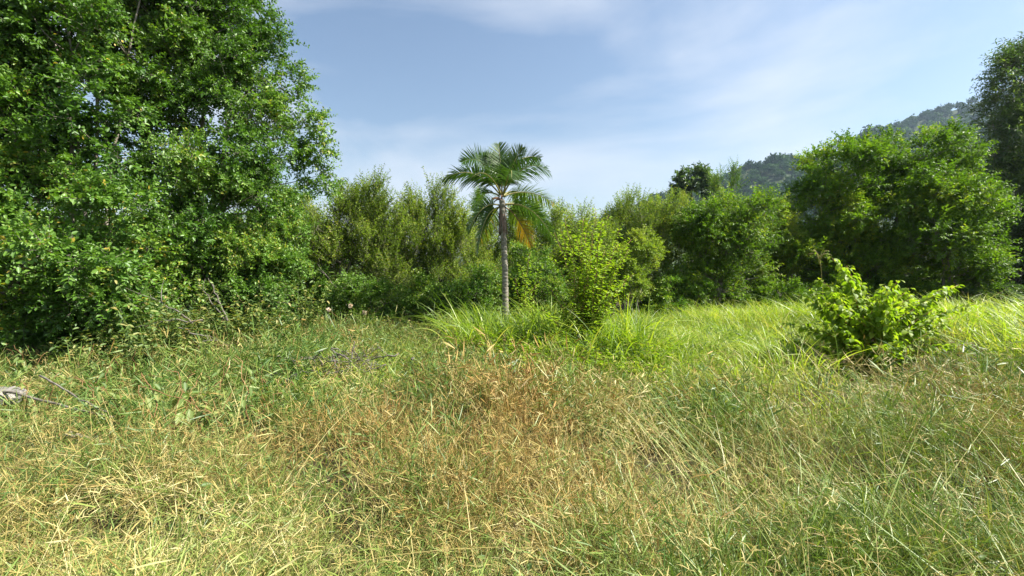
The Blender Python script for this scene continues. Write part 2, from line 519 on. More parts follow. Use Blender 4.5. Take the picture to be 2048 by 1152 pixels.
def scatter(name, pos, rot, size, pick, collection, mat, parent=None, origin=None):
    if origin is not None:
        pos = pos - np.asarray(origin)
    me = bpy.data.meshes.new(name)
    N = len(pos)
    me.vertices.add(N); me.vertices.foreach_set('co', np.asarray(pos, np.float32).ravel())
    for nm, ty, v in (('rot', 'FLOAT_VECTOR', rot), ('size', 'FLOAT_VECTOR', size)):
        a = me.attributes.new(nm, ty, 'POINT'); a.data.foreach_set('vector', np.asarray(v, np.float32).ravel())
    a = me.attributes.new('pick', 'INT', 'POINT'); a.data.foreach_set('value', np.asarray(pick, np.int32))
    me.materials.append(mat)
    o = bpy.data.objects.new(name, me)
    col.objects.link(o)
    o.parent = parent
    o['kind'] = 'stuff'
    md = o.modifiers.new('leafy_twigs', 'NODES'); md.node_group = scatter_tree(collection)
    return o


def grow_tree(name, label, base, lobes, stems, bark, leafmat, n_clumps, twigs, leaves, twigL, leafL, leafW, seed,
              clump_r=(0.35, 0.6), kind='diamond', stem_r=0.09, extra=None, group=None, cat='tree', limbs=True, ret=False, yellow=0.004, **kw):
    """stems: list of top points (world) that bare stems rise to; lobes: ellipsoids (cx,cy,cz,rx,ry,rz) in world metres"""
    rng = np.random.default_rng(seed)
    base = np.array([base[0], base[1], float(ground_z(base[0], base[1]))])
    root = empty(name, base, label, cat, group)
    C, idx, OUT = clump_points(lobes, n_clumps, rng)
    if extra is not None:
        E = np.asarray(extra, float)
        C = np.concatenate([C, E]); OUT = np.concatenate([OUT, nrm(E - np.array([base[0], base[1], E[:, 2].mean()]))])
    rad = rng.uniform(*clump_r, len(C))
    up_, out_, rnd_ = kw.get('up', 0.4), kw.get('out', 0.8), kw.get('rnd', 0.6)
    N = len(C) * twigs
    offd = nrm(rng.normal(size=(N, 3)) + np.array([0, 0, 0.25])); off = offd * (rng.random((N, 1)) ** 0.5) * kw.get('core', 0.5) * np.array(kw.get('stretch', (1, 1, 1)))
    tw_s = np.repeat(C, twigs, 0) + off * np.repeat(rad, twigs)[:, None]
    tw_d = nrm(offd * kw.get('radial', 0.8) + np.repeat(OUT, twigs, 0) * out_ + UP * up_ + rng.normal(size=(N, 3)) * rnd_)
    tc_ = np.repeat(np.clip(value_noise(C[:, 0] + C[:, 1], C[:, 2], 0.9, seed) * 0.8 + rng.random(len(C)) * 0.35 - 0.05, 0, 0.999), twigs)
    ok = tw_s[:, 2] > ground_z(tw_s[:, 0], tw_s[:, 1]) + 0.05
    tw_s, tw_d, tc_ = tw_s[ok], tw_d[ok], tc_[ok]
    spine = []
    for q, top in enumerate(stems):
        b = base + np.array([rng.normal() * 0.12, rng.normal() * 0.12, -0.15]) * (1 if len(stems) > 1 else 0.3)
        top = np.asarray(top, float)
        mid = (b + top) / 2 + np.array([(b[0] - top[0]) * 0.28, (b[1] - top[1]) * 0.2, 0.1 * (top[2] - b[2])]) + rng.normal(size=3) * 0.12
        pts = bez(b, mid, top, 12)
        wob = rng.normal(size=(12, 3)) * 0.035; wob[0] = 0
        pts = pts + wob
        r = np.linspace(1, 0.22, 12) * stem_r * rng.uniform(0.75, 1.2)
        r[0] *= 1.35
        V, T = tube(pts, r, 7)
        mesh_obj('trunk', V, T, bark, root, origin=base, smooth=True)
        spine.append((pts, r))
    if limbs:
        mb = MB()
        SP_ = np.concatenate([p[2:] for p, _ in spine]); SR = np.concatenate([r[2:] for _, r in spine])
        for c in C[rng.permutation(len(C))[:int(len(C) * 0.75)]]:
            dd = np.linalg.norm(SP_ - c, axis=1) + np.maximum(SP_[:, 2] - c[2] + 0.25, 0) * 2.2
            k = int(np.argmin(dd)); p0 = SP_[k]
            midp = (p0 + c) / 2 + np.array([0, 0, -0.06 * np.linalg.norm(c - p0)]) + rng.normal(size=3) * 0.06
            V, T = tube(bez(p0, midp, c, 6), np.linspace(min(0.55 * SR[k], stem_r * 0.45), 0.006, 6), 5, cap=False)
            mb.add(V, T)
        o = mb.build('branchwork', bark, root, base)
        o['kind'] = 'stuff'
    spr, nv, nt_ = make_sprigs(leafmat, bark, leaves, twigL, leafL, leafW, seed, kw.get('spread', 1.0), kw.get('droop', 0.15), kw.get('leafdroop', 0.1), kw.get('flat', 0.8), kind, yellow)
    xs = nrm(np.cross(tw_d, UP + rng.normal(size=tw_d.shape) * 0.25)); ys = np.cross(tw_d, xs)
    flip = np.where(ys[:, 2:3] < 0, -1.0, 1.0); xs, ys = xs * flip, ys * flip
    N = len(tw_s)
    size = np.repeat(rng.uniform(0.6, 1.25, (N, 1)), 3, 1)
    pick = np.clip((tc_ * nt_ + rng.normal(size=N) * 0.35).astype(int), 0, nt_ - 1) * nv + rng.integers(0, nv, N)
    scatter('crown', tw_s, euler_of(xs, ys, tw_d), size, pick, spr, leafmat, root, base)
    if ret:
        near = np.argsort(np.linalg.norm(tw_s - [0, 0, CAM_Z], axis=1))[:len(tw_s) // 3]
        near = rng.choice(near, 500, replace=False)
        lv, _ = sprays(tw_s[near], tw_d[near], np.full(500, 0.02), 1, leaves, twigL, leafL * 1.05, leafW * 1.05, rng, up=0.1, out=1.0, rnd=0.1)
        return root, base, lv, rng
    return root


build_hill()


def lobe(px, py, Y, rx, rz, ry=None):
    p = at(px, py, Y)
    return [p[0], p[1], p[2], rx, ry if ry else rx, rz]


def G(px, Y):
    return ((px - 1024) / F_PX * Y, Y)


def loose_leaves(root, base, lv, mat, rng, n, name='leaf', shape='leaf', score=None):
    """the n leaves that show largest become parts of their own (shared meshes), the rest is returned"""
    P = lv['pos']
    rel = P - np.array([0, 0, CAM_Z])
    depth = rel[:, 1]
    inside = (depth > 0.3) & (np.abs(rel[:, 0] / np.maximum(depth, .3)) < 1.14) & (np.abs((rel[:, 2] + SP * depth) / np.maximum(depth, .3)) < 0.64)
    view = nrm(rel)
    s = lv['L'] / np.linalg.norm(rel, axis=1) * (0.35 + np.abs((nrm(np.cross(nrm(np.cross(lv['ax'], lv['no'])), lv['ax'])) * view).sum(1)))
    s = np.where(inside, s, 0)
    # only leaves in front of the mass: nearest ones of their direction
    ang = np.round(rel[:, 0] / np.maximum(depth, .3) * 60).astype(int) * 1000 + np.round(rel[:, 2] / np.maximum(depth, .3) * 60).astype(int)
    order = np.argsort(np.linalg.norm(rel, axis=1))
    _, first = np.unique(ang[order], return_index=True)
    front = np.zeros(len(P), bool); front[order[first]] = True
    s = np.where(front, s * 4, s)
    pick = np.argsort(-s)[:n]
    tints = [0.15, 0.3, 0.45, 0.6, 0.75, 0.9]
    meshes = []
    for t in tints:
        one = np.zeros((1, 3))
        if shape == 'leaf':
            V, T, C = leaf_geo(one, np.array([[0, 1., 0]]), np.array([[0, 0, 1.]]), np.array([1.]), np.array([lv['W'].mean() / lv['L'].mean()]), np.array([t]), rng, 'leaf')
        else:
            V, T = heart_leaf(0.75 + 0.1 * t); C = np.full(len(V), t)
        o = mesh_obj(name, V, T, mat, tint=C, smooth=(shape != 'leaf'))
        meshes.append(o.data)
        bpy.data.objects.remove(o)
    ax = nrm(lv['ax'][pick]); sd = nrm(np.cross(ax, lv['no'][pick])); no = np.cross(sd, ax)
    for k, i in enumerate(pick):
        o = bpy.data.objects.new(name, meshes[int(np.argmin([abs(lv['tint'][i] - t) for t in tints]))])
        Mx = Matrix(((sd[k][0], ax[k][0], no[k][0], P[i][0] - base[0]), (sd[k][1], ax[k][1], no[k][1], P[i][1] - base[1]),
                     (sd[k][2], ax[k][2], no[k][2], P[i][2] - base[2]), (0, 0, 0, 1))) @ Matrix.Scale(float(lv['L'][i]), 4)
        o.matrix_basis = Mx
        o.parent = root
        col.objects.link(o)
    rest = np.ones(len(P), bool); rest[pick] = False
    return {k: v[rest] for k, v in lv.items()}


def heart_leaf(w=0.8):
    """leaf of unit length along +Y, heart-shaped, folded along the midrib, tip drooping"""
    ys = np.array([0.0, 0.10, 0.32, 0.58, 0.82, 1.0]); hw = np.array([0.02, 0.36, 0.50, 0.40, 0.18, 0.0]) * w
    back = np.array([0.0, -0.10, 0.0, 0.0, 0.0, 0.0])
    z = -0.28 * ys ** 2
    mid = np.stack([0 * ys, ys, z], 1)
    lf = np.stack([-hw, ys + back, z + 0.22 * hw], 1); rt = np.stack([hw, ys + back, z + 0.22 * hw], 1)
    V = np.concatenate([mid, lf, rt]); T = []
    for i in range(5):
        T += [[i, i + 1, 6 + i + 1], [i, 6 + i + 1, 6 + i], [i, 12 + i + 1, i + 1], [i, 12 + i, 12 + i + 1]]
    return V, np.array(T)


# --- big broadleaf tree, far left front
rootA, baseA, lvA, rgA = grow_tree(
    'broadleaf_tree', 'tall glossy green broadleaf tree filling the left edge of the photo', G(175, 8.9),
    [lobe(-40, 430, 8.4, 1.3, 1.1), lobe(60, 545, 7.9, 1.05, 0.75), lobe(170, 500, 7.7, 0.9, 0.75), lobe(-60, 640, 8.2, 0.9, 0.5),
     lobe(235, 590, 7.9, 0.75, 0.55), lobe(215, 410, 8.6, 0.9, 0.55), lobe(30, 270, 8.8, 1.1, 0.8), lobe(-60, 90, 9.0, 1.3, 1.3),
     lobe(130, 60, 9.6, 1.1, 1.1), lobe(240, 90, 10.2, 0.9, 1.0), lobe(100, -150, 9.4, 1.8, 1.3), lobe(130, 330, 9.3, 1.1, 0.55), lobe(300, 560, 8.7, 0.55, 0.7),
     lobe(40, 640, 8.0, 0.8, 0.4), lobe(260, 660, 8.5, 0.5, 0.3), lobe(150, 640, 7.8, 0.6, 0.32), lobe(100, 660, 8.0, 0.7, 0.25), lobe(-150, 550, 8.6, 1.2, 1.0), lobe(150, 200, 9.4, 1.0, 0.8), lobe(200, 90, 9.0, 0.8, 0.8), lobe(240, 190, 9.0, 0.5, 0.5), lobe(205, 260, 8.7, 0.6, 0.6), lobe(190, 180, 8.6, 0.5, 0.4), lobe(250, 250, 10.2, 0.8, 0.6), lobe(-130, 250, 9.0, 1.3, 1.4)],
    [at(150, -150, 9.4), at(225, -120, 9.8), at(285, -60, 9.9), at(40, -140, 9.2), at(-90, -60, 9.0)], MAT['bark'], MAT['leaf_a'],
    560, 26, 14, 0.36, 0.098, 0.055, 21, clump_r=(0.25, 0.5), stem_r=0.045, kind='leaf', up=0.25, out=0.5, rnd=0.25, ret=True, yellow=0.001)
loose_leaves(rootA, baseA, lvA, MAT['leaf_a'], rgA, 300)

# --- second broadleaf tree whose boughs reach into the sky
pxB = [(545, 45, 11.2), (560, 90, 11), (575, 150, 11), (600, 165, 11), (590, 200, 11), (545, 215, 10.8), (610, 240, 11), (640, 250, 11), (630, 285, 11), (645, 300, 11.2), (600, 300, 11),
       (640, 350, 11.4), (655, 370, 11.6), (610, 370, 11.2), (505, 15, 11.2), (560, 120, 11), (590, 340, 11), (525, 60, 11), (500, 5, 11.2), (570, 250, 10.8), (625, 330, 11.2)]
grow_tree('broadleaf_tree', 'broadleaf tree whose ragged right side stands out against the blue sky', G(395, 10.4),
          [lobe(430, 90, 10.8, 1.0, 1.2), lobe(350, 160, 10.4, 0.9, 1.1), lobe(480, 190, 10.6, 0.9, 0.9), lobe(430, 330, 10.0, 0.95, 0.8), lobe(530, 300, 10.6, 0.75, 0.9),
           lobe(370, 460, 9.6, 0.8, 0.7), lobe(330, 20, 10.8, 1.2, 1.0), lobe(430, -120, 10.8, 1.3, 1.1), lobe(480, 420, 10.2, 0.8, 0.7), lobe(420, 570, 9.8, 0.7, 0.55), lobe(330, 360, 10.2, 0.6, 0.5)],
          [at(440, -120, 10.9), at(350, -100, 10.8), at(500, 60, 10.8), at(300, -60, 10.6)], MAT['bark_pale'], MAT['leaf_a'],
          350, 24, 14, 0.36, 0.096, 0.055, 22, clump_r=(0.25, 0.48), stem_r=0.065, extra=[at(*p) for p in pxB], kind='diamond', up=0.2, out=0.5, rnd=0.25)

# --- rounded glossy shrub at the foot of the second tree
grow_tree('broadleaf_shrub', 'dense dark glossy shrub standing right of the left trees down to the ground', G(540, 10.2),
          [lobe(520, 560, 10.0, 0.75, 0.9), lobe(560, 500, 10.4, 0.6, 0.8), lobe(480, 520, 10.2, 0.7, 0.8), lobe(575, 610, 10.0, 0.35, 0.45), lobe(450, 600, 9.7, 0.5, 0.45), lobe(545, 430, 10.8, 0.5, 0.6)],
          [at(520, 470, 10.4), at(560, 480, 10.5), at(480, 500, 10.2)], MAT['bark'], MAT['leaf_a'], 170, 22, 14, 0.28, 0.080, 0.046, 23,
          clump_r=(0.18, 0.35), stem_r=0.04, cat='shrub', up=0.25, out=0.5, rnd=0.25)

# --- olive wand trees of the middle row
def wand_tree(label, px, Y, lobes, seed, n=130, mat='leaf_olive', wands=(), leafL=0.08, tw=24, upb=0.95, stems=3, group='wispy olive trees behind the palm'):
    dn = 34 if px < 1000 else 8
    L = [lobe(a, b + dn, Y + c, d, e) for a, b, c, d, e in lobes]
    tops = [np.array(L[k % len(L)][:3]) + np.array([0.25 * (k - 1), 0, 0.1]) for k in range(stems)]
    ex = []
    rng = np.random.default_rng(seed + 500)
    for (a, b) in wands:
        p = at(a, b + dn + 6, Y + rng.uniform(-0.4, 0.4))
        for k in range(4):
            ex.append(p - np.array([rng.normal() * 0.05, 0, 0.25 * k]))
    return grow_tree('wispy_tree', label, G(px, Y), L, tops, MAT['bark'], MAT[mat], n, tw, 15, 0.50, leafL, leafL * 0.45, seed,
                     clump_r=(0.2, 0.36), stem_r=0.05, extra=ex if ex else None, group=group, up=upb, out=0.3, rnd=0.22, radial=0.45, core=0.8, stretch=(0.8, 0.8, 1.7), spread=0.8, leafdroop=-0.1, flat=0.6, yellow=0.03)


wand_tree('wispy olive tree with pale bare stems right of the left trees', 685, 14.0,
          [(690, 440, 0, 1.3, 0.9), (640, 480, 0.4, 1.0, 0.9), (740, 470, 0.2, 1.1, 0.9), (730, 390, 0.6, 0.8, 0.5), (780, 520, 0, 0.7, 0.6), (620, 560, 0, 0.6, 0.6)], 31, 150,
          wands=[(735, 345), (710, 360), (765, 365), (680, 380), (748, 335), (795, 395)], stems=4)
wand_tree('wispy olive tree with upright wands between the bare-stemmed tree and the palm', 850, 15.0,
          [(850, 450, 0, 1.1, 1.1), (900, 470, 0.4, 1.0, 1.0), (820, 480, -0.2, 0.9, 1.0), (860, 560, -0.4, 1.3, 0.9), (940, 540, 0.2, 0.9, 0.9)], 32, 160,
          wands=[(830, 370), (868, 348), (890, 350), (815, 365), (905, 380), (850, 385), (925, 400)])
wand_tree('wispy olive tree right behind the palm crown', 985, 16.5,
          [(990, 470, 0, 1.2, 1.0), (1050, 440, 0.3, 1.1, 0.9), (1010, 560, -0.3, 1.4, 0.9), (1080, 520, 0, 1.0, 1.0)], 33, 140,
          wands=[(960, 360), (1075, 380), (1110, 395), (1040, 400)])
wand_tree('low olive tree with greyish top right of the palm', 1150, 17.5,
          [(1150, 480, 0, 1.5, 0.9), (1200, 500, 0, 1.3, 1.0), (1110, 520, 0, 1.0, 1.0), (1180, 570, -0.5, 1.6, 0.7)], 34, 140,
          wands=[(1120, 420), (1165, 420), (1210, 425), (1140, 425)])
wand_tree('olive tree with pointed wands left of the dark rounded tree', 1270, 18.0,
          [(1270, 460, 0, 1.3, 1.0), (1320, 480, 0.4, 1.0, 1.1), (1250, 520, 0, 1.3, 1.0), (1290, 560, -0.6, 1.2, 0.8), (1340, 430, 1.0, 0.9, 0.7)], 35, 150,
          wands=[(1255, 388), (1280, 395), (1300, 410), (1240, 410), (1345, 395), (1365, 395)])
wand_tree('tall thin wand tree rising behind the dark rounded tree', 1460, 21.0,
          [(1440, 440, 0, 1.4, 0.8), (1490, 460, 0.3, 1.2, 0.7), (1400, 450, 0, 1.2, 0.8), (1540, 480, 0.6, 1.0, 0.8)], 36, 120, mat='leaf_mid',
          wands=[(1435, 345), (1467, 335)])
wand_tree('olive tree closing the gap behind the wispy trees on the left', 600, 17.5,
          [(600, 480, 0, 1.6, 1.2), (680, 520, 0, 1.6, 1.2), (760, 500, 0, 1.5, 1.1), (820, 540, 0, 1.5, 1.1), (560, 560, 0, 1.5, 1.0)], 37, 130, leafL=0.075)
wand_tree('broad olive tree closing the gap behind the palm', 1060, 20.0,
          [(940, 520, 0, 1.6, 1.2), (1040, 530, 0, 1.7, 1.2), (1140, 540, 0, 1.7, 1.1), (1230, 540, 0, 1.7, 1.1), (1330, 540, 0, 1.5, 1.1)], 38, 150, leafL=0.08)

# --- deep background closing the view below the crowns
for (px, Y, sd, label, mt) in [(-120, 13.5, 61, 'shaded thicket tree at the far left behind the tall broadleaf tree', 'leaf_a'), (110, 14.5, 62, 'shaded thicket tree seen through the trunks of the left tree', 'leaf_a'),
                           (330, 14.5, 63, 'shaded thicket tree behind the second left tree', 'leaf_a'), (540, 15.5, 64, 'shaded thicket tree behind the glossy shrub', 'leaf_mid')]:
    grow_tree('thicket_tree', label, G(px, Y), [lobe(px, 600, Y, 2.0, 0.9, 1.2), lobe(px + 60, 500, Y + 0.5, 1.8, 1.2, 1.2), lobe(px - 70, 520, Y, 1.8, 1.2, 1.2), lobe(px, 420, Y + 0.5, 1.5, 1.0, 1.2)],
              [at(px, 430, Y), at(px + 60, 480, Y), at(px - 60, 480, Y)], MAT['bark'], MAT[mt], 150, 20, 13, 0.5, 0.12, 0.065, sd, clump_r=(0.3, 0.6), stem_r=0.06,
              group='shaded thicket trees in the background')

# --- green understorey shrubs under the olive row
def shrub(label, px, Y, lobes, seed, n=70, mat='leaf_mid', leafL=0.08, cat='shrub', group='understorey shrubs below the olive trees', tw=20, name='leafy_shrub', **kw):
    L = [lobe(a, b, Y + c, d, e) for a, b, c, d, e in lobes]
    tops = [np.array(l[:3]) for l in L[:4]]
    return grow_tree(name, label, G(px, Y), L, tops, MAT['bark'], MAT[mat], n, tw, 12, 0.28, leafL, leafL * 0.55, seed,
                     clump_r=(0.15, 0.35), stem_r=0.03, cat=cat, group=group, **kw)


shrub('leafy green shrub under the bare-stemmed wispy tree', 730, 12.6, [(720, 590, 0, 0.7, 0.5), (780, 600, 0.2, 0.55, 0.5), (670, 610, 0.2, 0.5, 0.4), (740, 640, -0.4, 0.6, 0.25)], 41)
shrub('leafy green shrub left of the palm trunk', 910, 12.8, [(900, 600, 0, 0.6, 0.45), (950, 610, -0.2, 0.5, 0.45), (860, 620, 0.2, 0.4, 0.4), (970, 570, 0.5, 0.5, 0.5)], 42)
shrub('leafy green shrub right behind the palm trunk', 1050, 13.6, [(1040, 580, 0, 0.55, 0.55), (1090, 570, 0, 0.6, 0.6), (1060, 520, 0.4, 0.55, 0.5)], 43)
shrub('low yellow-green shrub in front of the olive wand tree', 1270, 15.0, [(1260, 560, 0, 0.6, 0.5), (1290, 500, 0.5, 0.6, 0.6), (1230, 530, 0.2, 0.5, 0.6)], 44, mat='leaf_olive')
shrub('dark low shrub at the foot of the leftmost wispy tree', 630, 13.2, [(620, 580, 0, 0.6, 0.6), (600, 640, 0, 0.5, 0.4)], 45, n=50)

for (px, Y, sd, label) in [(20, 10.6, 141, 'low dark shrub under the left edge tree'), (130, 10.8, 142, 'low dark shrub behind the trunks of the left tree'), (250, 11.0, 143, 'low dark shrub in the shade between the two left trees'),
                           (360, 11.2, 144, 'low dark shrub behind the trunk of the second left tree'), (450, 11.2, 145, 'low dark shrub left of the glossy shrub'), (-90, 10.5, 146, 'low dark shrub cut by the left edge')]:
    shrub(label, px, Y, [(px, 610, 0, 0.9, 0.6), (px - 50, 630, 0.2, 0.7, 0.5), (px + 50, 620, 0.2, 0.7, 0.55), (px, 665, -0.2, 1.0, 0.3)], sd, n=60, mat='leaf_a', leafL=0.095, tw=18, group='low dark shrubs under the left trees')
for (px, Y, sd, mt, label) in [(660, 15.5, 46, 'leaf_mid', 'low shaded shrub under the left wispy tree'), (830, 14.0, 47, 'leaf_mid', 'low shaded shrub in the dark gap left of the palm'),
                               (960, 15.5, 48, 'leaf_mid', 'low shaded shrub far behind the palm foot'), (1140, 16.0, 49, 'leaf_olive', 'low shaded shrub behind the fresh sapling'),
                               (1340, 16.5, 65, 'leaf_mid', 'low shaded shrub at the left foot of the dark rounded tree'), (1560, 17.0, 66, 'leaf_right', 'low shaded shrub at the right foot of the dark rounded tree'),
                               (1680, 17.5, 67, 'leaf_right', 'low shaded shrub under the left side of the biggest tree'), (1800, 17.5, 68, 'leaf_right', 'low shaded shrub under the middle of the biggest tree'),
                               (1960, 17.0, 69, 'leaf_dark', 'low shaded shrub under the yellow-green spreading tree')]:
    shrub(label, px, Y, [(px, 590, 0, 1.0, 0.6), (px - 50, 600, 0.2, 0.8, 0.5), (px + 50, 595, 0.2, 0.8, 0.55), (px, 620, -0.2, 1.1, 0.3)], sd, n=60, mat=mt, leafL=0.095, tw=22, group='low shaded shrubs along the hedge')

# --- rounded trees on the right
def round_tree(label, px, Y, lobes, seed, n, mat='leaf_right', leafL=0.13, leafW=0.075, tw=24, stem=0.11, up=0.15, out=0.4, clump=(0.4, 0.75), twigL=0.5, stems=3, group='rounded green trees on the right', name='rounded_tree', extra=None, kind='diamond'):
    L = [lobe(a, b + (60 if name == 'feathery_tree' else 10 if Y < 40 else 0), Y + c, d * 0.93, e * 0.93, f) for a, b, c, d, e, f in lobes]
    tops = [np.array(L[k % len(L)][:3]) for k in range(stems)]
    return grow_tree(name, label, G(px, Y), L, tops, MAT['bark'], MAT[mat], n, tw, 13, twigL, leafL, leafW, seed, clump_r=clump, stem_r=stem,
                     group=group, up=up, out=out, rnd=0.2, radial=0.9, core=0.4, droop=0.1, spread=0.8, flat=1.0, yellow=0.002, extra=extra, kind=kind)


round_tree('dense dark rounded tree between the olive trees and the biggest tree', 1440, 17.5,
           [(1440, 470, 0, 1.7, 1.5, 1.5), (1400, 440, 0, 1.1, 0.9, 1.1), (1480, 420, 0, 1.1, 0.9, 1.1), (1440, 560, -0.3, 2.1, 0.8, 1.6), (1520, 500, 0.4, 0.9, 1.2, 1.0), (1370, 530, 0, 0.8, 0.9, 0.9)], 51, 150, leafL=0.10, leafW=0.06)
round_tree('biggest spreading rounded tree, its sunlit top reaching up against the hill', 1760, 20.0,
           [(1700, 340, 0, 2.4, 1.4, 2.2), (1830, 310, 0, 2.3, 1.4, 2.0), (1640, 420, 0, 1.9, 1.5, 2.0), (1770, 430, -1.0, 2.6, 1.6, 1.8), (1620, 520, -0.5, 2.0, 1.5, 1.8),
            (1760, 540, -1.0, 2.6, 1.3, 1.8), (1900, 400, 0.4, 1.4, 1.6, 1.6), (1860, 520, -0.6, 2.0, 1.4, 1.6), (1720, 470, 1.0, 2.4, 1.6, 1.4), (1680, 560, 0.6, 2.2, 1.2, 1.4), (1800, 370, 0.4, 2.0, 1.2, 1.6)], 52, 470, leafL=0.13, leafW=0.075,
           extra=[at(1662, 315, 20), at(1710, 300, 20), at(1770, 285, 20), at(1850, 275, 20), at(1900, 290, 20), at(1930, 330, 20), at(1690, 285, 20), at(1610, 380, 20), at(1590, 430, 20)])
round_tree('yellow-green spreading tree with side boughs right of the biggest tree', 1900, 17.5,
           [(1900, 400, 0, 1.3, 0.9, 1.2), (1950, 440, 0, 1.0, 0.8, 1.0), (1880, 470, -0.4, 1.3, 0.9, 1.2), (1940, 530, -0.2, 1.1, 0.6, 1.0), (1840, 390, 0.2, 0.9, 0.6, 0.9)], 53, 120, leafL=0.125, leafW=0.07, stem=0.08,
           extra=[at(2010, 408, 17.5), at(1990, 420, 17.5), at(2000, 490, 17.5), at(1980, 500, 17.5), at(1850, 345, 17.5), at(1900, 345, 17.5), at(1960, 380, 17.5)])
round_tree('loose yellowish tree squeezed between the two rounded trees', 1550, 19.5,
           [(1545, 460, 0, 0.9, 1.3, 0.9), (1560, 530, 0, 1.0, 1.0, 1.0), (1530, 410, 0, 0.7, 0.6, 0.7)], 54, 60, mat='leaf_olive', leafL=0.10, leafW=0.055, stem=0.06, group='wispy olive trees behind the palm')
round_tree('tall dark feathery tree cut by the right edge of the photo', 2060, 25.0,
           [(2060, 230, 0, 2.3, 2.0, 2.0), (2040, 330, 0, 2.1, 2.0, 2.0), (2070, 450, 0, 2.5, 2.5, 2.2), (2030, 140, 0.4, 1.4, 1.3, 1.4), (2130, 310, 0, 2.8, 3.6, 2.2), (2080, 70, 0.6, 1.6, 1.3, 1.4), (2150, 540, 0, 2.8, 2.3, 2.2)], 55, 330, mat='leaf_dark',
           leafL=0.24, leafW=0.075, tw=28, twigL=1.0, clump=(0.5, 0.9), group='rounded green trees on the right', name='feathery_tree', up=0.1,
           extra=[at(1990, 200, 25), at(2000, 160, 25), at(2015, 130, 25), at(2035, 115, 25), at(1985, 250, 25), at(1990, 310, 25)])
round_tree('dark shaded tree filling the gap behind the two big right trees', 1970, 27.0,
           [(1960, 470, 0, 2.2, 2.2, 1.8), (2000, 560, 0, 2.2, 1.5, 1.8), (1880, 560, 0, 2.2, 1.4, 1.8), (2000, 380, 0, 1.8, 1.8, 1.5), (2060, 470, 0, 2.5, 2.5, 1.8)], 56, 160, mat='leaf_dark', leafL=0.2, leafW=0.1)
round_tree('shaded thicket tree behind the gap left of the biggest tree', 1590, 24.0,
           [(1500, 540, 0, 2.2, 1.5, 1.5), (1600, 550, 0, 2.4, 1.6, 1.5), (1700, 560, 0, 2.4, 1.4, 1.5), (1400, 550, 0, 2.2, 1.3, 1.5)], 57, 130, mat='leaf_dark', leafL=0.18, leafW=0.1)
round_tree('distant round-topped tree standing alone above the olive trees', 1380, 62.0,
           [(1385, 362, 0, 2.6, 1.6, 2.4), (1355, 378, 0, 1.7, 1.2, 2.0), (1410, 372, 0, 1.6, 1.2, 2.0)], 58, 60, mat='leaf_dark', leafL=0.45, leafW=0.28, tw=7, stem=0.22, clump=(0.4, 0.9), twigL=1.0, group=None)

